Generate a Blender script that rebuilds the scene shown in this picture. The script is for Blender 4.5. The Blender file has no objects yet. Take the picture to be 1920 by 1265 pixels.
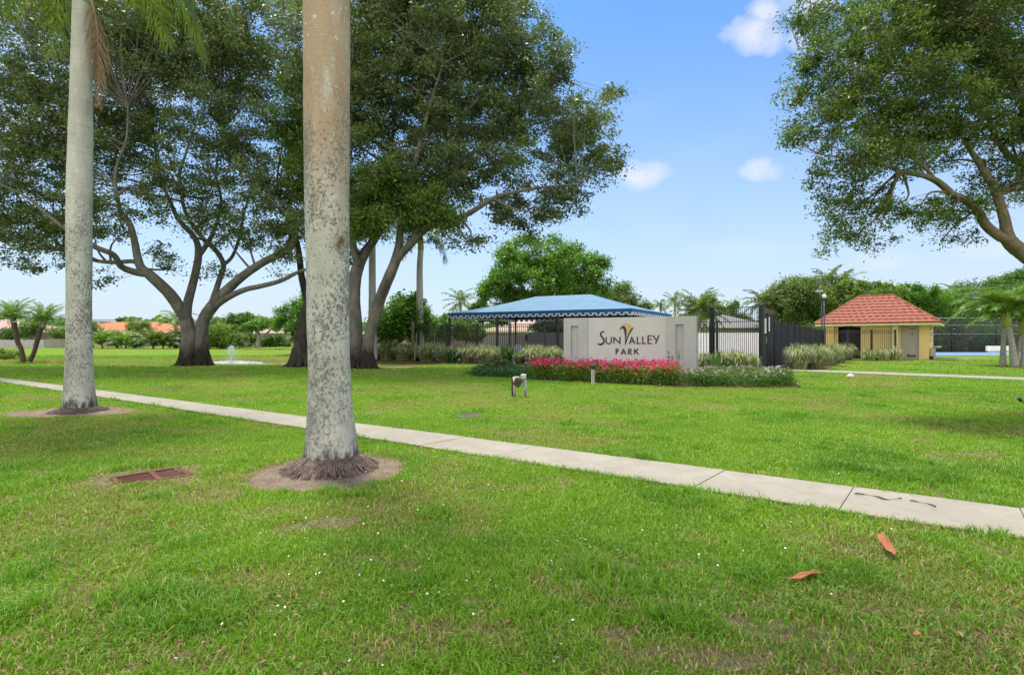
import bpy, math, random
import numpy as np
from mathutils import Vector, Matrix

# ------------------------------------------------------------------ camera, world, sun, exposure
H = 1.55; F = 960.0; CX = 960.0; CY = 632.5
SC = bpy.context.scene
COL = SC.collection
cam_d = bpy.data.cameras.new("camera"); cam = bpy.data.objects.new("camera", cam_d); COL.objects.link(cam)
cam.location = (0, 0, H); cam.rotation_euler = (math.radians(90), 0, 0)
cam_d.sensor_width = 36.0; cam_d.lens = 18.0; cam_d.clip_end = 3000; cam_d.clip_start = 0.05
SC.camera = cam
SC.view_settings.view_transform = 'Standard'; SC.view_settings.look = 'None'
SC.view_settings.exposure = 1.2; SC.view_settings.gamma = 1
SC.render.film_transparent = False
SC.cycles.max_bounces = 6; SC.cycles.diffuse_bounces = 3; SC.cycles.transmission_bounces = 4
SC.cycles.transparent_max_bounces = 8; SC.cycles.glossy_bounces = 2
SC.cycles.use_denoising = True
try:
    SC.cycles.denoising_prefilter = 'ACCURATE'
except Exception:
    pass
SUN_EL, SUN_AZ = 71.0, -36.0        # degrees; azimuth from +Y (view direction) towards +X
world = bpy.data.worlds.new("World"); SC.world = world; world.use_nodes = True
sun_d = bpy.data.lights.new("sun", 'SUN'); sun = bpy.data.objects.new("sun", sun_d); COL.objects.link(sun)
sun_d.energy = 2.5; sun_d.angle = math.radians(11.0); sun_d.color = (1.0, 0.95, 0.87)
_e, _a = math.radians(SUN_EL), math.radians(SUN_AZ)
sdir = Vector((math.cos(_e)*math.sin(_a), math.cos(_e)*math.cos(_a), math.sin(_e)))
sun.rotation_euler = sdir.to_track_quat('Z', 'Y').to_euler()
sun.location = (0, 0, 60)

def build_world():
    nt = world.node_tree; N = nt.nodes; L = nt.links; N.clear()
    out = N.new('ShaderNodeOutputWorld'); bg = N.new('ShaderNodeBackground')
    sky = N.new('ShaderNodeTexSky'); sky.sky_type = 'NISHITA'; sky.sun_disc = False
    sky.sun_elevation = _e; sky.sun_rotation = _a; sky.air_density = 1.0; sky.dust_density = 0.5; sky.ozone_density = 2.0
    tc = N.new('ShaderNodeTexCoord'); sep = N.new('ShaderNodeSeparateXYZ'); L.new(tc.outputs['Generated'], sep.inputs[0])
    def m(op, a, b=None, c=None):
        n = N.new('ShaderNodeMath'); n.operation = op
        for i, v in enumerate((a, b, c)):
            if v is None: continue
            if isinstance(v, (int, float)): n.inputs[i].default_value = v
            else: L.new(v, n.inputs[i])
        return n.outputs[0]
    X, Y, Z = sep.outputs
    Zp = m('MAXIMUM', Z, 0.0)
    # milky humid haze towards the horizon and towards the left side of the sky
    hz = m('POWER', m('SUBTRACT', 1.0, m('MINIMUM', m('DIVIDE', Zp, 0.66), 1.0)), 1.75)
    left = m('MULTIPLY', m('MINIMUM', m('MAXIMUM', m('MULTIPLY_ADD', X, -0.9, -0.05), 0.0), 1.0), 0.75)
    noise = N.new('ShaderNodeTexNoise'); noise.inputs['Scale'].default_value = 2.2; noise.inputs['Detail'].default_value = 5
    mp = N.new('ShaderNodeMapping'); mp.inputs['Scale'].default_value = (1, 1, 3.0); L.new(tc.outputs['Generated'], mp.inputs[0]); L.new(mp.outputs[0], noise.inputs[0])
    back = m('MINIMUM', m('MAXIMUM', m('MULTIPLY_ADD', Y, -2.2, 0.1), 0.0), 1.0)  # mask for the added fill sky behind the camera
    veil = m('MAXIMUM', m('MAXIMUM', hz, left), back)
    veil = m('MINIMUM', m('MULTIPLY_ADD', veil, 0.96, m('MULTIPLY', m('MAXIMUM', m('SUBTRACT', noise.outputs[0], 0.52), 0.0), 0.5)), 0.98)
    mix = N.new('ShaderNodeMix'); mix.data_type = 'RGBA'
    tint = N.new('ShaderNodeMix'); tint.data_type = 'RGBA'; tint.blend_type = 'MULTIPLY'; tint.inputs[0].default_value = 1.0
    tint.inputs[7].default_value = (SKYT[0], SKYT[1], SKYT[2], 1)
    L.new(sky.outputs[0], tint.inputs[6])
    vc = N.new('ShaderNodeMix'); vc.data_type = 'RGBA'; vc.inputs[6].default_value = VEIL; vc.inputs[7].default_value = BACK_FILL; L.new(back, vc.inputs[0])
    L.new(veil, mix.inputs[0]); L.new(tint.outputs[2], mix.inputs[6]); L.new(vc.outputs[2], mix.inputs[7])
    # small fair-weather clouds, anchored to sky directions
    n2 = N.new('ShaderNodeTexNoise'); n2.inputs['Scale'].default_value = 11; n2.inputs['Detail'].default_value = 6; n2.inputs['Roughness'].default_value = 0.6
    L.new(tc.outputs['Generated'], n2.inputs[0])
    Ys = m('MAXIMUM', Y, 0.05)
    U = m('DIVIDE', X, Ys); V = m('DIVIDE', Z, Ys)
    tot = None
    for (px, py, rx, ry, a) in CLOUDS:
        u0, v0 = (px-CX)/F, (CY-py)/F
        du = m('DIVIDE', m('SUBTRACT', U, u0), rx/F); dv = m('DIVIDE', m('SUBTRACT', V, v0), ry/F)
        r2 = m('ADD', m('MULTIPLY', du, du), m('MULTIPLY', dv, dv))
        r2 = m('ADD', r2, m('MULTIPLY', m('SUBTRACT', n2.outputs[0], 0.5), 4.2))
        c = m('MULTIPLY', m('MINIMUM', m('MAXIMUM', m('MULTIPLY', m('SUBTRACT', 1.15, r2), .6), 0.0), 1.0), a)
        tot = c if tot is None else m('MAXIMUM', tot, c)
    tot = m('MULTIPLY', tot, m('GREATER_THAN', Y, 0.05))
    mix2 = N.new('ShaderNodeMix'); mix2.data_type = 'RGBA'
    L.new(tot, mix2.inputs[0]); L.new(mix.outputs[2], mix2.inputs[6]); mix2.inputs[7].default_value = CLOUDC
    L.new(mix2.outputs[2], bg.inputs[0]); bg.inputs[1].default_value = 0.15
    L.new(bg.outputs[0], out.inputs[0])
SKYT = (0.30, 0.50, 0.64)
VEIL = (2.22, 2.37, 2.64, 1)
BACK_FILL = (5.8, 5.7, 5.6, 1)     # unseen bright white sky added behind the camera as neutral fill light
CLOUDC = (2.85, 2.85, 2.95, 1)
CLOUDS = [(1412, 68, 62, 36, .9), (1436, 20, 34, 26, .7), (1196, 326, 62, 30, .85), (1432, 321, 52, 24, .85), (1520, 8, 60, 40, .8),
          (1497, 72, 36, 22, .5), (1660, 488, 70, 20, .35), (1850, 468, 90, 22, .4), (1380, 470, 120, 22, .18), (1640, 120, 90, 60, .6), (250, 120, 240, 90, .5), (60, 250, 160, 70, .5)]
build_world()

# ------------------------------------------------------------------ helpers
rng = np.random.default_rng(7)
R = random.Random(5)

def P(px, py, d): return Vector(((px-CX)/F*d, d, H+(CY-py)/F*d))
def G(px, py, z=0.0):
    d = F*(H-z)/(py-CY); return Vector(((px-CX)/F*d, d, z))

def tag(o, label=None, cat=None, group=None, kind=None):
    if label: o['label'] = label
    if cat: o['category'] = cat
    if group: o['group'] = group
    if kind: o['kind'] = kind
    return o

def empty(name, loc, label, cat, group=None, rz=0.0):
    o = bpy.data.objects.new(name, None); COL.objects.link(o)
    o.location = loc; o.rotation_euler = (0, 0, rz); o.empty_display_size = .2
    MW[o.name] = Matrix.Translation(Vector(loc)) @ Matrix.Rotation(rz, 4, 'Z')
    return tag(o, label, cat, group)
MW = {}

def link(name, me, mats, parent=None, local=False):
    """meshes are written in world coordinates; under a parent they are shifted into its frame"""
    o = bpy.data.objects.new(name, me); COL.objects.link(o)
    if mats is not None:
        for mt in (mats if isinstance(mats, (list, tuple)) else [mats]): me.materials.append(mt)
    if parent is not None:
        if not local:
            root = parent; 
            me.transform(MW[parent.name].inverted())
            MW[o.name] = MW[parent.name].copy()
        else:
            MW[o.name] = MW[parent.name].copy()
        o.parent = parent
    else:
        MW[o.name] = Matrix.Identity(4)
    return o

def mesh_np(name, V, loops, starts, smooth=False, attrs=None):
    me = bpy.data.meshes.new(name)
    V = np.asarray(V, dtype=np.float32); loops = np.asarray(loops, dtype=np.int32).ravel(); starts = np.asarray(starts, dtype=np.int32)
    me.vertices.add(len(V)); me.vertices.foreach_set('co', V.ravel())
    me.loops.add(len(loops)); me.loops.foreach_set('vertex_index', loops)
    me.polygons.add(len(starts)); me.polygons.foreach_set('loop_start', starts)
    if smooth:
        me.polygons.foreach_set('use_smooth', np.ones(len(starts), dtype=bool))
    for k, v in (attrs or {}).items():
        a = me.attributes.new(k, 'FLOAT', 'POINT'); a.data.foreach_set('value', np.asarray(v, dtype=np.float32))
    me.update(calc_edges=True)
    return me

class MB:
    def __init__(s): s.v = []; s.f = []; s.sm = []; s.mi = []; s.cur = 0
    def add(s, verts, faces, smooth=False):
        b = len(s.v); s.v += [tuple(v) for v in verts]
        for f in faces: s.f.append([b+i for i in f]); s.sm.append(smooth); s.mi.append(s.cur)
        return s
    def box(s, x0, x1, y0, y1, z0, z1, M=None, bev=0.0):
        if x0 > x1: x0, x1 = x1, x0
        if y0 > y1: y0, y1 = y1, y0
        if bev > 0:
            b = min(bev, (x1-x0)*.45, (y1-y0)*.45, (z1-z0)*.45)
            V = []; 
            for zz, ins in ((z0, b), (z0+b, 0), (z1-b, 0), (z1, b)):
                for (x, y) in ((x0+b, y0), (x1-b, y0), (x1, y0+b), (x1, y1-b), (x1-b, y1), (x0+b, y1), (x0, y1-b), (x0, y0+b)):
                    V.append(Vector((min(max(x, x0+ins), x1-ins), min(max(y, y0+ins), y1-ins), zz)))
            Fc = [[7-i for i in range(8)], [24+i for i in range(8)]]
            for k in range(3):
                for i in range(8): Fc.append([k*8+i, k*8+(i+1) % 8, (k+1)*8+(i+1) % 8, (k+1)*8+i])
        else:
            V = [Vector(p) for p in ((x0,y0,z0),(x1,y0,z0),(x1,y1,z0),(x0,y1,z0),(x0,y0,z1),(x1,y0,z1),(x1,y1,z1),(x0,y1,z1))]
            Fc = [(3,2,1,0),(4,5,6,7),(0,1,5,4),(1,2,6,5),(2,3,7,6),(3,0,4,7)]
        if M is not None: V = [M @ v for v in V]
        return s.add(V, Fc)
    def tube(s, pts, radii, n=8, cap=True, jit=0.0):
        pts = [Vector(p) for p in pts]
        if isinstance(radii, (int, float)): radii = [radii]*len(pts)
        V = []; up = None
        for i, p in enumerate(pts):
            t = (pts[min(i+1, len(pts)-1)]-pts[max(i-1, 0)])
            if t.length < 1e-9: t = Vector((0, 0, 1))
            t.normalize()
            if up is None:
                up = Vector((1, 0, 0)) if abs(t.x) < .8 else Vector((0, 1, 0))
            a = (up - t*up.dot(t)).normalized(); b = t.cross(a); up = a
            for k in range(n):
                th = 2*math.pi*k/n
                r = radii[i]*(1+(R.uniform(-jit, jit) if jit else 0))
                V.append(p+(a*math.cos(th)+b*math.sin(th))*r)
        Fc = []
        for i in range(len(pts)-1):
            for k in range(n):
                Fc.append((i*n+k, i*n+(k+1) % n, (i+1)*n+(k+1) % n, (i+1)*n+k))
        s.add(V, Fc, True)
        if cap:
            m = len(pts)-1; bb = len(s.v)-len(V)
            s.f.append([bb+n-1-k for k in range(n)]); s.sm.append(False); s.mi.append(s.cur)
            s.f.append([bb+m*n+k for k in range(n)]); s.sm.append(False); s.mi.append(s.cur)
        return s
    def lathe(s, c, prof, n=24, smooth=True, cap=True, jit=0):
        c = Vector(c); V = []
        for (r, z) in prof:
            for k in range(n):
                th = 2*math.pi*k/n; rr = r*(1+(R.uniform(-jit, jit) if jit else 0))
                V.append((c.x+rr*math.cos(th), c.y+rr*math.sin(th), c.z+z))
        Fc = [(i*n+k, i*n+(k+1) % n, (i+1)*n+(k+1) % n, (i+1)*n+k) for i in range(len(prof)-1) for k in range(n)]
        s.add(V, Fc, smooth)
        if cap:
            bb = len(s.v)-len(V); m = len(prof)-1
            s.f.append([bb+n-1-k for k in range(n)]); s.sm.append(False); s.mi.append(s.cur)
            s.f.append([bb+m*n+k for k in range(n)]); s.sm.append(False); s.mi.append(s.cur)
        return s
    def prism(s, poly, z0, z1, M=None):
        n = len(poly)
        V = [Vector((x, y, z0)) for x, y in poly]+[Vector((x, y, z1)) for x, y in poly]
        if M is not None: V = [M @ v for v in V]
        return s.add(V, [list(range(n-1, -1, -1)), list(range(n, 2*n))]+[(i, (i+1) % n, n+(i+1) % n, n+i) for i in range(n)])
    def build(s, name, mats, parent=None, local=False):
        me = bpy.data.meshes.new(name); me.from_pydata(s.v, [], s.f)
        me.polygons.foreach_set('use_smooth', s.sm); me.polygons.foreach_set('material_index', s.mi)
        me.update()
        return link(name, me, mats, parent, local)

def catmull(pts, k=5):
    """pts rows (x,y,z,r) -> smooth rows"""
    p = [np.array(q, float) for q in pts]; out = []
    for i in range(len(p)-1):
        a = p[max(i-1, 0)]; b = p[i]; c = p[i+1]; d = p[min(i+2, len(p)-1)]
        for j in range(k):
            t = j/k
            out.append(.5*((2*b)+(-a+c)*t+(2*a-5*b+4*c-d)*t*t+(-a+3*b-3*c+d)*t**3))
    out.append(p[-1]); return out

# value noise in numpy (for where things grow)
_T = rng.random((256, 256))
def vnoise(x, y, s):
    x = np.asarray(x)/s; y = np.asarray(y)/s
    xi = np.floor(x).astype(int); yi = np.floor(y).astype(int); fx = x-xi; fy = y-yi
    fx = fx*fx*(3-2*fx); fy = fy*fy*(3-2*fy)
    g = lambda a, b: _T[a & 255, b & 255]
    return (g(xi, yi)*(1-fx)+g(xi+1, yi)*fx)*(1-fy)+(g(xi, yi+1)*(1-fx)+g(xi+1, yi+1)*fx)*fy
def fnoise(x, y, s): return vnoise(x, y, s)*.5+vnoise(x+31.7, y-12.1, s*.5)*.27+vnoise(x-7.3, y+55.1, s*.25)*.15+vnoise(x+3.3, y+5.1, s*.12)*.08

# ------------------------------------------------------------------ materials
def newmat(name):
    m = bpy.data.materials.new(name); m.use_nodes = True
    N = m.node_tree.nodes; N.clear(); return m, N, m.node_tree.links
def c4(c): return (c[0], c[1], c[2], 1)

def mat(name, stops, scale=5.0, detail=5, rough=.8, bump=0.0, bscale=None, stretch=(1, 1, 1), spec=.3, metal=0.0, distort=0.0, coords='Object', spots=None, brough=.6, foot=None):
    """noise-ramped procedural material; stops [(pos,colour)...]; spots (colour, scale, threshold, stretch)"""
    m, N, L = newmat(name)
    out = N.new('ShaderNodeOutputMaterial'); bs = N.new('ShaderNodeBsdfPrincipled'); L.new(bs.outputs[0], out.inputs[0])
    bs.inputs['Roughness'].default_value = rough; bs.inputs['Metallic'].default_value = metal
    bs.inputs['Specular IOR Level'].default_value = spec
    tc = N.new('ShaderNodeTexCoord'); mp = N.new('ShaderNodeMapping'); mp.inputs['Scale'].default_value = stretch
    L.new(tc.outputs[coords], mp.inputs[0])
    if len(stops) == 1: stops = [(0.35, tuple(c*.88 for c in stops[0])), (0.65, tuple(min(c*1.1, 1) for c in stops[0]))]
    nz = N.new('ShaderNodeTexNoise'); nz.inputs['Scale'].default_value = scale; nz.inputs['Detail'].default_value = detail
    nz.inputs['Roughness'].default_value = brough; nz.inputs['Distortion'].default_value = distort
    L.new(mp.outputs[0], nz.inputs[0])
    rp = N.new('ShaderNodeValToRGB'); e = rp.color_ramp.elements
    while len(e) < len(stops): e.new(.5)
    for i, (p, c) in enumerate(stops): e[i].position = p; e[i].color = c4(c)
    L.new(nz.outputs[0], rp.inputs[0]); col = rp.outputs[0]
    for sp in (spots or []):
        sc_, thr, colr, st = sp[1], sp[2], sp[0], sp[3]
        soft = sp[4] if len(sp) > 4 else .04
        mp2 = N.new('ShaderNodeMapping'); mp2.inputs['Scale'].default_value = st; mp2.inputs['Location'].default_value = (sc_*.37, 3.1, 1.7); L.new(tc.outputs[coords], mp2.inputs[0])
        n2 = N.new('ShaderNodeTexNoise'); n2.inputs['Scale'].default_value = sc_; n2.inputs['Detail'].default_value = 4; L.new(mp2.outputs[0], n2.inputs[0])
        mr = N.new('ShaderNodeMapRange'); mr.inputs[1].default_value = thr; mr.inputs[2].default_value = thr+soft; L.new(n2.outputs[0], mr.inputs[0])
        mx = N.new('ShaderNodeMix'); mx.data_type = 'RGBA'; L.new(mr.outputs[0], mx.inputs[0]); L.new(col, mx.inputs[6]); mx.inputs[7].default_value = c4(colr)
        col = mx.outputs[2]
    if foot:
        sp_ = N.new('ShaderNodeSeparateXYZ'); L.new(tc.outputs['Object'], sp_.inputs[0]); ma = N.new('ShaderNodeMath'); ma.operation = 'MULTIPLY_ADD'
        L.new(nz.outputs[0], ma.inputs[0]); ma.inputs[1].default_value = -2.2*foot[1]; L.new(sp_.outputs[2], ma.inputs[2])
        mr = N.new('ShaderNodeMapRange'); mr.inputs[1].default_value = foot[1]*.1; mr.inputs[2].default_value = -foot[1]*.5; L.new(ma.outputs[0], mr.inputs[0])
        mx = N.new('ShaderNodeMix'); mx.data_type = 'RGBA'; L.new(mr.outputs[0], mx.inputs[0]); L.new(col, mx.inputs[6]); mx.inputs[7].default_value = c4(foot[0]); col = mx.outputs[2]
    L.new(col, bs.inputs['Base Color'])
    if bump:
        n3 = N.new('ShaderNodeTexNoise'); n3.inputs['Scale'].default_value = bscale or scale*3; n3.inputs['Detail'].default_value = 6
        L.new(mp.outputs[0], n3.inputs[0])
        b = N.new('ShaderNodeBump'); b.inputs['Strength'].default_value = 1.0; b.inputs['Distance'].default_value = bump
        L.new(n3.outputs[0], b.inputs['Height']); L.new(b.outputs[0], bs.inputs['Normal'])
    return m

def leafmat(name, cols, rough=.45, trans=.35, patch=.0, patch_scale=.4, spec=.35, tcol=None):
    """cols: ramp over the per-leaf 'rnd' attribute; part of the light passes through the leaf"""
    m, N, L = newmat(name)
    out = N.new('ShaderNodeOutputMaterial'); bs = N.new('ShaderNodeBsdfPrincipled')
    bs.inputs['Roughness'].default_value = rough; bs.inputs['Specular IOR Level'].default_value = spec
    at = N.new('ShaderNodeAttribute'); at.attribute_name = 'rnd'
    rp = N.new('ShaderNodeValToRGB'); e = rp.color_ramp.elements
    while len(e) < len(cols): e.new(.5)
    for i, c in enumerate(cols): e[i].position = i/(len(cols)-1); e[i].color = c4(c)
    fac = at.outputs['Fac']
    if patch:
        tc = N.new('ShaderNodeTexCoord'); nz = N.new('ShaderNodeTexNoise'); nz.inputs['Scale'].default_value = patch_scale; nz.inputs['Detail'].default_value = 5
        nz.inputs['Roughness'].default_value = .65
        L.new(tc.outputs['Object'], nz.inputs[0])
        mr = N.new('ShaderNodeMapRange'); mr.inputs[1].default_value = .3; mr.inputs[2].default_value = .7; L.new(nz.outputs[0], mr.inputs[0])
        ma = N.new('ShaderNodeMath'); ma.operation = 'MULTIPLY_ADD'; ma.inputs[1].default_value = patch; L.new(mr.outputs[0], ma.inputs[0])
        mb = N.new('ShaderNodeMath'); mb.operation = 'MULTIPLY'; mb.inputs[1].default_value = 1-patch; L.new(fac, mb.inputs[0]); L.new(mb.outputs[0], ma.inputs[2]); fac = ma.outputs[0]
    L.new(fac, rp.inputs[0]); L.new(rp.outputs[0], bs.inputs['Base Color'])
    if trans > 0:
        tr = N.new('ShaderNodeBsdfTranslucent'); mx = N.new('ShaderNodeMixShader'); mx.inputs[0].default_value = trans
        tm = N.new('ShaderNodeMix'); tm.data_type = 'RGBA'; tm.blend_type = 'MULTIPLY'; tm.inputs[0].default_value = 1
        L.new(rp.outputs[0], tm.inputs[6]); tm.inputs[7].default_value = c4(tcol or (1.5, 1.6, .7)); L.new(tm.outputs[2], tr.inputs[0])
        L.new(bs.outputs[0], mx.inputs[1]); L.new(tr.outputs[0], mx.inputs[2]); L.new(mx.outputs[0], out.inputs[0])
    else: L.new(bs.outputs[0], out.inputs[0])
    return m

def plain(name, c, rough=.5, metal=0.0, spec=.4): return mat(name, [(0.3, tuple(x*.9 for x in c)), (0.7, tuple(min(1, x*1.08) for x in c))], scale=3, rough=rough, metal=metal, spec=spec)

M = {}
M['black'] = plain('black_paint', (.018, .018, .02), .35)
M['blackcloth'] = mat('black_mesh_screen', [(0.3, (.016, .017, .024)), (.7, (.032, .033, .042))], scale=1.2, rough=.8, stretch=(1, 1, .3))
M['stucco'] = mat('grey_stucco', [(0.25, (.385, .38, .365)), (.75, (.45, .445, .43))], scale=1.6, rough=.9, bump=.004, bscale=90, spots=[((.33, .31, .28), 2.5, .66, (1, 1, .25), .2)])
M['stucco2'] = mat('light_grey_stucco', [(0.25, (.49, .48, .46)), (.75, (.56, .545, .52))], scale=1.2, rough=.9, bump=.003, bscale=90)
M['letter'] = plain('black_letter', (.02, .02, .022), .4)
M['gold'] = plain('gold_letter', (.55, .38, .10), .4)
M['concrete'] = mat('sidewalk_concrete', [(0.2, (.235, .205, .16)), (.5, (.30, .27, .215)), (.8, (.35, .32, .265))], scale=2.2, detail=9, rough=.9, bump=.003, bscale=120, brough=.7,
    spots=[((.26, .235, .18), .8, .50, (1, 1, 1), .25), ((.22, .20, .15), 7, .60, (1, 1, 1), .15), ((.10, .09, .07), 55, .70, (1, 1, 1), .03)])
M['deck'] = mat('pool_deck_concrete', [(0.2, (.40, .375, .33)), (.8, (.50, .47, .43))], scale=2, rough=.9)
M['canvas'] = mat('blue_canvas', [(0.3, (.115, .215, .31)), (.7, (.15, .26, .36))], scale=1.2, rough=.75, spec=.3, bump=.01, bscale=1.5)
M['white'] = plain('white_paint', (.75, .75, .74), .5)
M['yellow'] = mat('yellow_stucco', [(0.3, (.66, .47, .19)), (.7, (.73, .53, .23))], scale=2, rough=.9, bump=.003, bscale=70)
M['cream'] = plain('cream_trim', (.70, .60, .38), .7)
M['doorgrey'] = mat('beige_grey_door', [(0.3, (.30, .26, .21)), (.7, (.35, .30, .25))], scale=2, rough=.6)
M['rust'] = mat('rust', [(0.3, (.07, .025, .016)), (.7, (.17, .065, .035))], scale=9, rough=.9, bump=.003)
M['grate'] = mat('rusty_grate', [(0.25, (.035, .014, .011)), (.6, (.09, .03, .018)), (.8, (.2, .07, .03))], scale=6, rough=.85, bump=.003)
M['wood'] = mat('weathered_wood', [(0.3, (.20, .18, .16)), (.7, (.32, .30, .27))], scale=5, rough=.9, stretch=(1, 1, .2))
M['orange_roof'] = mat('orange_roof', [(0.3, (.38, .13, .055)), (.7, (.50, .18, .08))], scale=2.5, rough=.9)
M['pink_roof'] = mat('pink_roof', [(0.3, (.38, .23, .20)), (.7, (.46, .29, .25))], scale=2.5, rough=.9)
M['tan_roof'] = mat('tan_roof', [(0.3, (.38, .26, .18)), (.7, (.46, .33, .24))], scale=2.5, rough=.9)
M['grey_roof'] = mat('grey_roof', [(0.3, (.20, .19, .19)), (.7, (.28, .27, .26))], scale=2.5, rough=.9)
M['pinkwall'] = mat('pinkish_wall', [(0.3, (.55, .40, .33)), (.7, (.62, .46, .38))], scale=1.5, rough=.9)
M['greywall'] = mat('greyish_wall', [(0.3, (.25, .22, .21)), (.7, (.33, .30, .28))], scale=1.5, rough=.9)
M['palewall'] = mat('pale_grey_wall', [(0.3, (.38, .37, .36)), (.7, (.46, .45, .44))], scale=2, rough=.9)
M['whitewall'] = mat('white_wall', [(0.3, (.62, .62, .62)), (.7, (.72, .72, .71))], scale=3, rough=.9, bump=.01, bscale=12)
M['screen'] = plain('dark_screen', (.05, .05, .055), .7)
M['glass'] = plain('dark_glass', (.02, .025, .03), .1)
M['court'] = mat('blue_court', [(0.3, (.13, .22, .42)), (.7, (.16, .27, .48))], scale=1, rough=.85)
M['mulch'] = mat('mulch', [(0.3, (.035, .018, .010)), (.55, (.09, .045, .025)), (.8, (.17, .09, .055))], scale=22, rough=1, bump=.03, bscale=30)
M['sand'] = mat('dirt_ring_soil', [(0.25, (.15, .11, .075)), (.5, (.27, .21, .16)), (.8, (.38, .31, .25))], scale=5, detail=9, rough=1, bump=.02, bscale=25, brough=.7)
M['roots'] = mat('root_mass', [(0.25, (.055, .040, .032)), (.55, (.16, .12, .10)), (.8, (.30, .24, .20))], scale=14, detail=8, rough=1, bump=.02, bscale=40)
M['galv'] = mat('galvanised_metal', [(0.3, (.25, .26, .26)), (.7, (.42, .43, .43))], scale=9, rough=.5, metal=.3)
M['stone'] = mat('white_stone', [(0.3, (.45, .45, .42)), (.7, (.60, .60, .57))], scale=5, rough=.9)
M['water'] = None
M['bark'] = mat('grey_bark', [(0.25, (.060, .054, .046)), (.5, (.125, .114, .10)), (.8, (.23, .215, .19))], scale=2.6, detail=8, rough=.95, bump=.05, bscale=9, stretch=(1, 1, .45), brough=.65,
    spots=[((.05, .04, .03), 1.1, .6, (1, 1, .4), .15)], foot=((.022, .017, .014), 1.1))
M['bark_dark'] = mat('dark_wet_bark', [(0.3, (.018, .014, .012)), (.6, (.045, .036, .03)), (.85, (.13, .11, .09))], scale=3.5, detail=8, rough=.9, bump=.05, bscale=10, stretch=(1, 1, .5))
M['bark_brown'] = mat('brown_bark', [(0.25, (.07, .05, .03)), (.55, (.15, .115, .075)), (.8, (.25, .21, .15))], scale=5, detail=8, rough=.95, bump=.02, bscale=16, stretch=(1, 1, .6), spots=[((.10, .12, .03), 3, .58, (1, 1, 1), .1)])
M['palmbark'] = mat('slim_palm_bark', [(0.3, (.22, .20, .17)), (.7, (.40, .37, .32))], scale=4, detail=6, rough=.9, bump=.02, bscale=9, stretch=(.6, .6, 4))
M['palmbark_dark'] = mat('dark_palm_bark', [(0.3, (.05, .035, .025)), (.7, (.16, .11, .08))], scale=9, detail=6, rough=.9, bump=.03, bscale=14)

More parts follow.
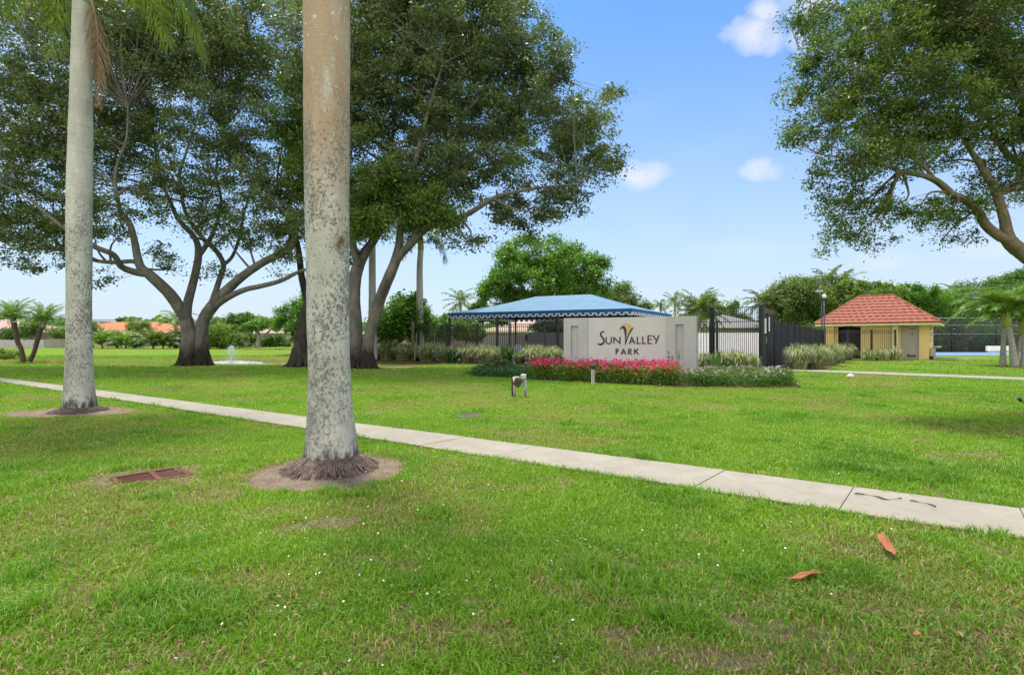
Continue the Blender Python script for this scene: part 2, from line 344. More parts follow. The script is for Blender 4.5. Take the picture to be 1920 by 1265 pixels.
def royal_bark(name, brown_z, btop=3.9, ringtop=.42):
    """smooth grey palm bark: fine growth rings, black and olive lichen blotches, wet black foot"""
    m, N, L = newmat(name)
    out = N.new('ShaderNodeOutputMaterial'); bs = N.new('ShaderNodeBsdfPrincipled'); L.new(bs.outputs[0], out.inputs[0])
    bs.inputs['Roughness'].default_value = .85; bs.inputs['Specular IOR Level'].default_value = .25
    tc = N.new('ShaderNodeTexCoord'); sep = N.new('ShaderNodeSeparateXYZ'); L.new(tc.outputs['Object'], sep.inputs[0])
    def noise(scale, st=(1, 1, 1), det=5, dist=0, off=0, rough=.6):
        mp = N.new('ShaderNodeMapping'); mp.inputs['Scale'].default_value = st; mp.inputs['Location'].default_value = (off, off*.7, off*1.3); L.new(tc.outputs['Object'], mp.inputs[0])
        n = N.new('ShaderNodeTexNoise'); n.inputs['Scale'].default_value = scale; n.inputs['Detail'].default_value = det; n.inputs['Distortion'].default_value = dist; n.inputs['Roughness'].default_value = rough
        L.new(mp.outputs[0], n.inputs[0]); return n.outputs[0]
    def mr(v, a, b, c=0, d=1):
        n = N.new('ShaderNodeMapRange'); 
        for i, q in enumerate((a, b, c, d)): n.inputs[i+1].default_value = q
        L.new(v, n.inputs[0]); return n.outputs[0]
    def mul(a, b):
        n = N.new('ShaderNodeMath'); n.operation = 'MULTIPLY'
        for i, v in enumerate((a, b)):
            if isinstance(v, (int, float)): n.inputs[i].default_value = v
            else: L.new(v, n.inputs[i])
        return n.outputs[0]
    def mix(f, a, b):
        n = N.new('ShaderNodeMix'); n.data_type = 'RGBA'; L.new(f, n.inputs[0])
        for i, v in ((6, a), (7, b)):
            if isinstance(v, tuple): n.inputs[i].default_value = c4(v)
            else: L.new(v, n.inputs[i])
        return n.outputs[2]
    Z = sep.outputs[2]
    base = N.new('ShaderNodeValToRGB'); e = base.color_ramp.elements; e.new(.5)
    e[0].position = .3; e[0].color = (.32, .31, .265, 1); e[1].position = .52; e[1].color = (.44, .43, .385, 1); e[2].position = .75; e[2].color = (.57, .56, .51, 1)
    L.new(noise(2.3, (1, 1, .5), 6), base.inputs[0]); col = base.outputs[0]
    # growth rings
    rings = noise(3.0, (.35, .35, 14), 5, .3, 4)
    zr_ = mr(Z, 2.0, 4.4, .06, ringtop)
    col = mix(mul(mr(rings, .56, .70), zr_), col, (.20, .18, .15))
    # brown weathering high up
    z2 = N.new('ShaderNodeMath'); z2.operation = 'MULTIPLY_ADD'; L.new(noise(1.4, (1.6, 1.6, .5), 4, 0, 9), z2.inputs[0]); z2.inputs[1].default_value = 3.0; L.new(Z, z2.inputs[2])
    br = mix(noise(6, (1.5, 1.5, .6), 6, 0, 2), (.30, .19, .12), (.42, .31, .20))
    col = mix(mul(mul(mr(z2.outputs[0], brown_z+1.0, brown_z+2.2), .9), mr(noise(2.6, (1.4, 1.4, .35), 5, .4, 12), .34, .52, .35, 1)), col, br)
    # pale round lichen spots
    col = mix(mul(mr(noise(15, (1, 1, .8), 3, .3, 17), .63, .68), .65), col, (.60, .60, .55))
    # dark blotches, denser in patches
    dens = mr(noise(1.5, (1, 1, .7), 3, 0, 5), .35, .62, .63, .475)
    sub = N.new('ShaderNodeMath'); sub.operation = 'SUBTRACT'; L.new(noise(31, (1, 1, .75), 4, .6, 1), sub.inputs[0]); L.new(dens, sub.inputs[1])
    bt = mr(Z, btop+.9, btop-.3, .08, 1)
    col = mix(mul(mul(mr(sub.outputs[0], -.015, .02), .80), bt), col, (.10, .10, .085))
    sub2 = N.new('ShaderNodeMath'); sub2.operation = 'SUBTRACT'; L.new(noise(12, (1, 1, .6), 5, .8, 21), sub2.inputs[0]); L.new(dens, sub2.inputs[1])
    col = mix(mul(mul(mr(sub2.outputs[0], -.01, .05), .5), bt), col, (.17, .17, .15))
    # grey-green algae low, black wet foot
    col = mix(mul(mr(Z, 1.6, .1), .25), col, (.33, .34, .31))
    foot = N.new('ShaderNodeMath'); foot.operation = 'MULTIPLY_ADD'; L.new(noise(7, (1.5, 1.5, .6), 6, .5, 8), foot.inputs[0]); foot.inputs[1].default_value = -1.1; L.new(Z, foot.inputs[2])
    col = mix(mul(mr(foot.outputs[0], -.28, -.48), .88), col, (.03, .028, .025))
    # a few mustard streaks near the foot
    zm = mul(mr(Z, .2, .3), mr(Z, .75, .6))
    col = mix(mul(mul(mr(noise(5, (1.6, 1.6, .45), 3, 0, 31), .62, .66), zm), .8), col, (.34, .25, .06))
    L.new(col, bs.inputs['Base Color'])
    b = N.new('ShaderNodeBump'); b.inputs['Distance'].default_value = .012
    ad = N.new('ShaderNodeMath'); ad.operation = 'ADD'; L.new(mul(rings, zr_), ad.inputs[0]); L.new(noise(26, (1, 1, 1), 5, 0, 3), ad.inputs[1])
    L.new(ad.outputs[0], b.inputs['Height']); L.new(b.outputs[0], bs.inputs['Normal'])
    return m
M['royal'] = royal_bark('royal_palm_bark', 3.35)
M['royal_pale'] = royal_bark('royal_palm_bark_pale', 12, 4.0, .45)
M['crownshaft'] = mat('crownshaft_green', [(0.3, (.16, .20, .06)), (.7, (.30, .32, .12))], scale=3, rough=.5, stretch=(1, 1, .3), spots=[((.10, .05, .03), 4, .6, (1, 1, .5), .1)])
M['yellowshaft'] = mat('yellow_green_crownshaft', [(0.3, (.25, .30, .05)), (.7, (.42, .42, .10))], scale=3, rough=.5)

G1, G2, G3 = (.022, .045, .014), (.040, .080, .022), (.085, .15, .035)
M['leaf_dark'] = leafmat('oak_leaf_dark', [(.040, .060, .030), (.085, .120, .052), (.155, .20, .078), (.26, .33, .10)], rough=.4, spec=.5, patch=.42, patch_scale=.32)
M['leaf_oak2'] = leafmat('oak_leaf_olive', [(.040, .075, .018), (.075, .125, .028), (.13, .19, .042), (.24, .31, .08)], rough=.42, spec=.45)
M['leaf_fresh'] = leafmat('fresh_leaf', [(.045, .085, .018), (.085, .15, .03), (.15, .24, .045), (.26, .36, .08)], rough=.42, spec=.45)
M['leaf_bright'] = leafmat('broad_leaf_bright', [(.05, .12, .018), (.105, .22, .03), (.19, .34, .05)], rough=.4)
M['leaf_mid'] = leafmat('hedge_leaf_mid', [(.035, .08, .014), (.075, .155, .024), (.14, .25, .04)], rough=.5)
M['leaf_lime'] = leafmat('shrub_leaf_lime', [(.06, .11, .02), (.12, .20, .03), (.24, .30, .05)], rough=.5)
M['palm_leaf'] = leafmat('palm_leaf', [(.045, .085, .02), (.09, .14, .03), (.17, .22, .05), (.34, .31, .09)], rough=.4, spec=.5)
M['palm_leaf_lt'] = leafmat('palm_leaf_light', [(.07, .14, .02), (.14, .24, .035), (.28, .36, .07)], rough=.4, spec=.5)
M['palm_dead'] = leafmat('dead_palm_leaf', [(.20, .12, .06), (.32, .21, .12), (.42, .30, .19)], rough=.8, trans=.15, tcol=(1, 1, 1))
M['grassleaf'] = leafmat('lawn_blade', [(.065, .165, .014), (.145, .300, .018), (.235, .385, .028), (.38, .43, .08)], rough=.5, trans=.30, patch=.5, patch_scale=.55, spec=.35, tcol=(1.3, 1.4, .6))
M['strawblade'] = leafmat('dry_blade', [(.22, .19, .05), (.34, .27, .10), (.42, .34, .17)], rough=.7, trans=.2, tcol=(1, 1, .8))
M['orn'] = leafmat('variegated_blade', [(.09, .15, .035), (.20, .27, .08), (.42, .44, .22), (.62, .61, .40)], rough=.5, trans=.25, tcol=(1.1, 1.1, .8))
M['agave'] = leafmat('strap_leaf', [(.025, .08, .02), (.05, .13, .03), (.09, .19, .05)], rough=.4, trans=.2)
M['petal_pink'] = leafmat('pink_petal', [(.50, .02, .10), (.72, .04, .17), (.78, .11, .24), (.66, .05, .26)], rough=.6, trans=.25, tcol=(1, 1, 1))
M['petal_red'] = leafmat('coral_petal', [(.70, .03, .05), (.75, .10, .05), (.80, .16, .12)], rough=.6, trans=.25, tcol=(1, 1, 1))
M['petal_pale'] = leafmat('pale_petal', [(.42, .20, .24), (.60, .42, .42), (.70, .62, .60)], rough=.6, trans=.25, tcol=(1, 1, 1))
M['petal_white'] = plain('white_petal', (.72, .72, .70), .7)
M['sheath'] = mat('dry_palm_sheath', [(0.3, (.28, .10, .04)), (.7, (.44, .18, .08))], scale=9, rough=.7, stretch=(1, .15, 1))

# ------------------------------------------------------------------ ground zones
def line_y(x, p0, s): return p0[1]+s*(x-p0[0])
A0 = (4.57, 4.61); SA = -.62; B0 = (3.88, 3.91); SB = -.642
def walk_top(x): return A0[1]+SA*(x-A0[0])
def walk_bot(x): return B0[1]+SB*(x-B0[0])
pa, pb = G(1455, 691), G(1920, 708.5); pc, pd = G(1455, 694.5), G(1920, 713)
def path_far(x): return pa.y+(pb.y-pa.y)/(pb.x-pa.x)*(x-pa.x)
def path_near(x): return pc.y+(pd.y-pc.y)/(pd.x-pc.x)*(x-pc.x)

POND = [(-9.0, 33.6, 15.0, 3.6), (-18.6, 36.5, 4.6, 4.6), (-30.0, 33.5, 10.0, 3.0)]
def pond_f(x, y):
    f = np.full(np.shape(x), 9.0)
    for (cx, cy, rx, ry) in POND:
        f = np.minimum(f, np.sqrt(((x-cx)/rx)**2+((y-cy)/ry)**2))
    return f
RINGS = [(-2.14, 5.95, .90, .80), (-9.25, 10.75, 1.25, .75), (-7.15, 26.6, 2.0, 1.0), (13.2, 10.9, 1.9, .45)]
def hgt(x, y):
    x = np.asarray(x, float); y = np.asarray(y, float)
    h = (fnoise(x, y, 1.3)-.5)*.035*np.clip((30-y)/20, 0, 1)
    f = pond_f(x, y)
    h = h-.75*np.clip((1.12-f)/.45, 0, 1)**1.3
    for (cx, cy, rx, ry) in RINGS[:2]:
        q = np.sqrt(((x-cx)/rx)**2+((y-cy)/ry)**2)
        h = h-.035*np.clip((1.05-q)/.2, 0, 1)
    return h
GRATE = [G(209, 897), G(241, 908), G(370, 889), G(312, 879)]
gc = sum(GRATE, Vector())/4
def soil(x, y):
    """0 lawn .. 1 bare soil"""
    n = fnoise(x+9, y+4, .9)
    s = np.zeros(np.shape(x))
    wob = 1+(fnoise(x, y, .42)-.5)*2.0
    for (cx, cy, rx, ry) in RINGS:
        q = np.sqrt(((x-cx)/rx)**2+((y-cy)/ry)**2)*(1+(fnoise(x+3, y, .35)-.5)*.45)
        s = np.maximum(s, np.clip((1.08-q)/.16, 0, 1))
    q = np.sqrt(((x-gc.x)/.62)**2+((y-gc.y)/.42)**2)*wob
    s = np.maximum(s, .75*np.clip((.98-q)/.25, 0, 1))
    for (px, py, rx, ry, a) in ((415, 930, .42, .28, .75), (520, 960, .3, .15, .6), (240, 1155, .35, .12, .6), (1160, 1060, .2, .15, .8), (1080, 1095, .25, .12, .6),
                                (1210, 1135, .3, .12, .7), (1385, 1235, .3, .12, .7), (1440, 1140, .25, .1, .6), (560, 1250, .3, .1, .5), (1640, 1140, .3, .1, .5), (740, 1215, .3, .12, .5), (1225, 1235, .2, .1, .6),
                                (1620, 1230, .25, .1, .6), (930, 760, .5, .35, .45), (1310, 1010, .3, .1, .3), (180, 1110, .3, .12, .5), (1075, 1100, .5, .2, .6), (700, 1050, .4, .12, .35), (420, 1100, .4, .15, .4), (860, 1180, .4, .15, .5), (1520, 1180, .4, .15, .6), (330, 1230, .4, .12, .6), (1780, 1150, .4, .15, .5), (1250, 1060, .35, .12, .5)):
        c = G(px, py); q = np.sqrt(((x-c.x)/rx)**2+((y-c.y)/ry)**2)*wob
        s = np.maximum(s, a*np.clip((1.15-q)/.9, 0, 1)*np.clip(vnoise(x, y, .09)*1.7, 0, 1))
    s = np.maximum(s, .5*np.clip((n-.76)/.06, 0, 1))
    s = np.maximum(s, .65*np.clip((fnoise(x+17, y-8, .38)-.69)/.06, 0, 1)*np.clip((6.5-y)/2, 0, 1))
    return s
def dry(x, y):
    """0 lush .. 1 yellow dry"""
    n = fnoise(x-20, y+14, 1.6)
    d = np.clip((n-.50)/.15, 0, 1)*.6
    d = np.maximum(d, np.clip(soil(x, y)*1.6, 0, .9))
    for (px, py, rx, ry, a) in ((420, 900, 1.3, .5, .6), (330, 850, 1.2, .5, .5), (880, 755, 2.0, .9, .6), (950, 745, 1.6, .7, .6), (250, 1000, 1.0, .5, .4), (1250, 735, 5, 1.2, .35), (200, 1220, .8, .3, .4)):
        c = G(px, py); q = np.sqrt(((x-c.x)/rx)**2+((y-c.y)/ry)**2)
        d = np.maximum(d, a*np.clip(1.3-q, 0, 1)*np.clip(.5+fnoise(x, y, .4), 0, 1))
    f = pond_f(x, y)
    d = np.maximum(d, np.clip((1.32-f)/.25, 0, 1)*.85*np.clip(fnoise(x, y, 3)*2, .3, 1))
    return d

# mulch beds: polygons in ground coordinates
def bedpoly(pts): return [(G(*p).x, G(*p).y) for p in pts]
BED1 = bedpoly([(868, 700), (925, 706.5), (1000, 712), (1100, 716.5), (1200, 721.5), (1272, 725.5), (1380, 726), (1505, 727), (1478, 712), (1420, 700), (1310, 700), (1290, 712), (1050, 700), (960, 692), (890, 694)])
FENCE_A = Vector((-6.23, 34.0, 0)); FENCE_B = Vector((10.05, 25.05, 0))
BED2 = bedpoly([(700, 681), (780, 682), (900, 683.5), (1000, 685.5), (1075, 689)]) + [(FENCE_B.x-6, FENCE_B.y+3.6), (-6.2, 34.1), (-10, 34.6)]
BED3 = bedpoly([(1310, 700), (1420, 699), (1430, 693)]) + [(10.4, 25.6), (8.6, 26.2), (7.6, 24)]
BED4 = bedpoly([(1482, 694), (1540, 694.5), (1590, 676), (1600, 672)]) + [(20.2, 35.3), (14.1, 27.0), (13.4, 25.4)]
BED5 = [(21.4, 34.2), (26.9, 34.2), (26.9, 34.9), (21.4, 34.9)]
def inpoly(x, y, poly):
    r = np.zeros(np.shape(x), bool); n = len(poly)
    for i in range(n):
        x0, y0 = poly[i]; x1, y1 = poly[(i+1) % n]
        if y0 == y1: continue
        c = ((y0 > y) != (y1 > y)) & (x < (x1-x0)*(y-y0)/(y1-y0)+x0)
        r ^= c
    return r
DECK = [(-6.0, 34.1), (10.3, 25.3), (12.6, 24.1), (14.2, 26.9), (21.0, 35.2), (21.3, 50), (6, 60), (-8, 50)]

def build_ground():
    ys = [-30, -15, -6, -2, 0]; y = 0.6
    while y < 600:
        ys.append(y); y += max(.07, .0125*y if y < 45 else .06*y)
    xs = [0.0]; x = 0
    while x < 600:
        x += .09 if x < 6 else (.22 if x < 16 else (.5 if x < 40 else x*.1)); xs.append(x)
    xs = np.array([-v for v in xs[:0:-1]]+xs); ys = np.array(ys)
    X, Y = np.meshgrid(xs, ys); X = X.ravel(); Y = Y.ravel()
    Z = hgt(X, Y)
    Z = np.where(inpoly(X, Y, [(gc.x+(p.x-gc.x)*.93, gc.y+(p.y-gc.y)*.93) for p in GRATE]), Z-.16, Z)
    Z = Z-.03*inpoly(X, Y, DECK)
    Z = np.where((Y > walk_bot(X)+.06) & (Y < walk_top(X)-.06) & (X < 9) & (X > -40), Z-.05, Z)
    nx, ny = len(xs), len(ys)
    i = np.arange((nx-1)*(ny-1)); r = i//(nx-1); c = i % (nx-1); a = r*nx+c
    loops = np.stack([a, a+1, a+nx+1, a+nx], 1)
    s = soil(X, Y); d = dry(X, Y)
    me = mesh_np('ground', np.stack([X, Y, Z], 1), loops, np.arange(len(i))*4, True, {'soil': s, 'dry': d})
    m, N, L = newmat('lawn_ground')
    out = N.new('ShaderNodeOutputMaterial'); bs = N.new('ShaderNodeBsdfPrincipled'); L.new(bs.outputs[0], out.inputs[0])
    bs.inputs['Roughness'].default_value = .95; bs.inputs['Specular IOR Level'].default_value = .1
    tc = N.new('ShaderNodeTexCoord')
    def noise(scale, det=6, rough=.65):
        n = N.new('ShaderNodeTexNoise'); n.inputs['Scale'].default_value = scale; n.inputs['Detail'].default_value = det; n.inputs['Roughness'].default_value = rough
        L.new(tc.outputs['Object'], n.inputs[0]); return n.outputs[0]
    def ramp(f, stops):
        rp = N.new('ShaderNodeValToRGB'); e = rp.color_ramp.elements
        while len(e) < len(stops): e.new(.5)
        for k, (p, cc) in enumerate(stops): e[k].position = p; e[k].color = c4(cc)
        L.new(f, rp.inputs[0]); return rp.outputs[0]
    def mix(f, a, b):
        n = N.new('ShaderNodeMix'); n.data_type = 'RGBA'; L.new(f, n.inputs[0]); L.new(a, n.inputs[6]); L.new(b, n.inputs[7]); return n.outputs[2]
    big = ramp(noise(.35), [(.3, (.085, .16, .010)), (.5, (.14, .235, .014)), (.72, (.21, .29, .02))])
    fine = ramp(noise(14, 8, .8), [(.3, (.045, .105, .008)), (.5, (.12, .22, .016)), (.75, (.22, .32, .03))])
    h = N.new('ShaderNodeValue'); h.outputs[0].default_value = .5
    green = mix(h.outputs[0], big, fine)
    straw = ramp(noise(9, 8, .75), [(.3, (.09, .10, .015)), (.55, (.19, .19, .04)), (.8, (.30, .25, .09))])
    dirt = ramp(noise(7, 9, .75), [(.25, (.13, .09, .06)), (.5, (.25, .19, .14)), (.8, (.37, .30, .23))])
    ad = N.new('ShaderNodeAttribute'); ad.attribute_name = 'dry'; as_ = N.new('ShaderNodeAttribute'); as_.attribute_name = 'soil'
    col = mix(as_.outputs['Fac'], mix(ad.outputs['Fac'], green, straw), dirt)
    L.new(col, bs.inputs['Base Color'])
    b = N.new('ShaderNodeBump'); b.inputs['Distance'].default_value = .05; b.inputs['Strength'].default_value = .9
    L.new(noise(18, 8, .8), b.inputs['Height']); L.new(b.outputs[0], bs.inputs['Normal'])
    o = link('ground', me, m); tag(o, kind='structure')
build_ground()

def flat_poly(name, poly, z0, z1, m, label=None):
    b = MB(); b.prism(poly, z0, z1); o = b.build(name, m)
    a = sum(poly[i][0]*poly[(i+1) % len(poly)][1]-poly[(i+1) % len(poly)][0]*poly[i][1] for i in range(len(poly)))
    if a < 0: o.data.flip_normals()
    return tag(o, kind='structure')

# sidewalk: separate slabs with tooled joints
def build_walk():
    b = MB()
    js = [4.57-1.24*.85*k for k in range(-5, 45)]     # joint x on the far edge
    rr = random.Random(3)
    for k in range(len(js)-1):
        xa, xb = js[k], js[k+1]
        g = .004
        def near(x): return x-.62
        pts = [(near(xb)+g, walk_bot(near(xb)+g)), (near(xa)-g, walk_bot(near(xa)-g)), (xa-g, walk_top(xa-g)), (xb+g, walk_top(xb+g))]
        dz = rr.uniform(-.003, .003)
        b.prism(pts, -.09, .022+dz)
    o = b.build('sidewalk', M['concrete']); tag(o, kind='structure')
    bb = MB(); xs = [10, -40]
    bb.prism([(10, walk_bot(10)), (10, walk_top(10)), (-40, walk_top(-40)), (-40, walk_bot(-40))][::-1], -.09, .009)
    tag(bb.build('sidewalk_bedding', M['roots']), kind='structure')
build_walk()
flat_poly('park_path', [(pc.x-.3, pc.y), (32, path_near(32)), (32, path_far(32)), (pa.x-.3, pa.y)], -.05, .035, M['concrete'])
flat_poly('pool_deck', DECK, -.1, .02, M['deck'])
flat_poly('mulch_bed', BED1, -.02, .03, M['mulch'])
flat_poly('mulch_bed', BED2, -.02, .034, M['mulch'])
flat_poly('mulch_bed', BED3, -.02, .038, M['mulch'])
flat_poly('mulch_bed', BED4, -.02, .032, M['mulch'])
flat_poly('mulch_bed', BED5, -.02, .032, M['mulch'])
flat_poly('tennis_court', [(24, 43.5), (75, 43.5), (75, 51.5), (24, 51.5)], -.05, .045, M['court'])
# pond water
wm, N_, L_ = newmat('pond_water'); o_ = N_.new('ShaderNodeOutputMaterial'); b_ = N_.new('ShaderNodeBsdfPrincipled'); L_.new(b_.outputs[0], o_.inputs[0])
b_.inputs['Base Color'].default_value = (.05, .06, .045, 1); b_.inputs['Roughness'].default_value = .06; b_.inputs['Specular IOR Level'].default_value = .6
nz_ = N_.new('ShaderNodeTexNoise'); nz_.inputs['Scale'].default_value = 5; bp_ = N_.new('ShaderNodeBump'); bp_.inputs['Distance'].default_value = .02; L_.new(nz_.outputs[0], bp_.inputs['Height']); L_.new(bp_.outputs[0], b_.inputs['Normal'])
wb = MB(); wb.add([(-45, 28, -.28), (8, 28, -.28), (8, 43, -.28), (-45, 43, -.28)], [(0, 1, 2, 3)]); tag(wb.build('pond_water', wm), kind='structure')

# ------------------------------------------------------------------ grass blades
def blades(x, y, z, hh, ww, lean, seed, tall=False):
    g = np.random.default_rng(seed); n = len(x)
    az = g.uniform(0, 2*np.pi, n); la = g.uniform(0, 2*np.pi, n)
    sx, sy = np.cos(az)*ww/2, np.sin(az)*ww/2
    lx, ly = np.cos(la)*hh*lean, np.sin(la)*hh*lean
    V = np.empty((n, 5, 3), np.float32)
    V[:, 0] = np.stack([x-sx, y-sy, z], 1); V[:, 1] = np.stack([x+sx, y+sy, z], 1)
    V[:, 2] = np.stack([x+lx*.35+sx*.85, y+ly*.35+sy*.85, z+hh*.62], 1); V[:, 3] = np.stack([x+lx*.35-sx*.85, y+ly*.35-sy*.85, z+hh*.62], 1)
    V[:, 4] = np.stack([x+lx, y+ly, z+hh*(1-lean*.35)], 1)
    return V
def blade_mesh(name, V, rnd, mt):
    n = len(V); base = np.arange(n)*5
    loops = np.stack([base, base+1, base+2, base+3, base+3, base+2, base+4], 1)
    starts = np.stack([np.arange(n)*7, np.arange(n)*7+4], 1).ravel()
    me = mesh_np(name, V.reshape(-1, 3), loops, starts, False, {'rnd': np.repeat(rnd, 5)})
    return link(name, me, mt)
def lawn_ok(x, y):
    ok = ~((y > walk_bot(x)+.015) & (y < walk_top(x)-.015) & (x < 10) & (x > -40))
    ok &= ~((y > path_near(x)) & (y < path_far(x)) & (x > 12.5))
    for pl in (BED1, BED2, BED3, BED4, BED5, DECK): ok &= ~inpoly(x, y, pl)
    ok &= ~inpoly(x, y, [(p.x+(p.x-gc.x)*.03, p.y+(p.y-gc.y)*.03) for p in GRATE])
    ok &= pond_f(x, y) > .86
    ok &= ~((x > 22.5) & (y > 36.6))
    return ok
def build_grass():
    Vs, rs, Ds, rd = [], [], [], []
    bands = [(.8, 4.0, 7800, .0062, .052), (4.0, 6.5, 4300, .0075, .050), (6.5, 10, 2300, .0090, .046), (10, 16, 900, .0115, .042), (16, 26, 260, .020, .045), (26, 44, 70, .034, .05)]
    for k, (d0, d1, dens, w, h) in enumerate(bands):
        xm = d1*1.08+4.0
        n = int(dens*2*xm*(d1-d0)); g = np.random.default_rng(100+k)
        x = g.uniform(-xm, xm, n); y = g.uniform(d0, d1, n)
        keep = (np.abs(x) < y*1.08+4.0)&lawn_ok(x, y)
        s = soil(x, y); keep &= g.random(n) > np.clip(s*1.0-.02, 0, .985)*np.where(s > .93, 1, .80)
        x, y, s = x[keep], y[keep], s[keep]
        d = dry(x, y); n = len(x)
        tuft = fnoise(x+40, y+11, .35); lush = fnoise(x+4, y-21, 1.1); tk = np.clip((fnoise(x-61, y+33, .55)-.60)/.08, 0, 1)
        edge = (np.abs(y-walk_bot(x)) < .09) | (np.abs(y-walk_top(x)) < .09)
        hh = h*(.55+.9*g.random(n))*(.45+1.05*tuft)*(.75+.6*lush)*np.where(edge, 1.3, 1)*(1-.35*d)*(1+.7*tk)
        lean = g.uniform(.15, 1.25, n)
        V = blades(x, y, hgt(x, y)-.006, hh, w*g.uniform(.7, 1.25, n), lean, 200+k)
        isd = g.random(n) < (.03+.70*d)*(1-.8*tk)
        rnd = np.clip(g.normal(.42, .2, n)+.25*(tuft-.5)+.35*(d)-.30*tk, 0, 1)
        Vs.append(V[~isd]); rs.append(rnd[~isd]); Ds.append(V[isd]); rd.append(g.random(isd.sum()))
    o = blade_mesh('grass', np.concatenate(Vs), np.concatenate(rs), M['grassleaf']); tag(o, 'short green lawn grass covering the verge and park', 'grass', kind='stuff')
    o = blade_mesh('dry_grass', np.concatenate(Ds), np.concatenate(rd), M['strawblade']); tag(o, 'straw coloured dry blades scattered through the lawn', 'dry grass', kind='stuff')
build_grass()

# ------------------------------------------------------------------ foliage builders
def leaves_np(C, size, asp, g, up=.35, fold=.12, szvar=.35, out=None):
    """one folded rhombic leaf per row of C -> (n,4,3)"""
    n = len(C)
    nrm = g.normal(size=(n, 3)); nrm[:, 2] = np.abs(nrm[:, 2])+up
    nrm /= np.linalg.norm(nrm, axis=1)[:, None]
    t = g.normal(size=(n, 3)); t[:, 2] -= .35
    t -= nrm*np.sum(t*nrm, 1)[:, None]; t /= np.linalg.norm(t, axis=1)[:, None]+1e-9
    s = np.cross(nrm, t); L = size*(1+g.uniform(-szvar, szvar, n))[:, None]; W = L*asp
    V = np.empty((n, 4, 3), np.float32)
    V[:, 0] = C-t*L*.5; V[:, 2] = C+t*L*.5
    V[:, 1] = C+s*W*.5+nrm*L*fold-t*L*.05; V[:, 3] = C-s*W*.5+nrm*L*fold-t*L*.05
    return V
def leaf_mesh(name, V, rnd, mt, parent):
    n = len(V)
    me = mesh_np(name, V.reshape(-1, 3), np.arange(n*4), np.arange(n)*4, False, {'rnd': np.repeat(np.clip(rnd, 0, 1), 4)})
    return link(name, me, mt, parent)

def in_blobs(blobs, n, g, shell=.5):
    """random points inside a list of world ellipsoids (cx,cy,cz,rx,ry,rz)"""
    B = np.array(blobs, float); vol = np.prod(B[:, 3:6], 1)**(.85); k = g.choice(len(B), n, p=vol/vol.sum())
    d = g.normal(size=(n, 3)); d /= np.linalg.norm(d, axis=1)[:, None]
    r = g.random(n)**shell
    return B[k, :3]+d*r[:, None]*B[k, 3:6], k
def pxblobs(bl):
    out = []
    for (px, py, d, rx, ry, rz) in bl:
        c = P(px, py, d); out.append((c.x, c.y, c.z, rx/F*d, rz, ry/F*d))
    return out

def wood(limbs, mt, parent, name='trunk', n=9, k=5, jit=.03, extra=None):
    b = MB(); pts = []
    for l in limbs:
        q = catmull(l, k)
        b.tube([p[:3] for p in q], [max(p[3], .006) for p in q], n=n, jit=jit)
        pts += [tuple(p) for p in q]
    if extra: extra(b)
    b.build(name, mt, parent); return np.array(pts)

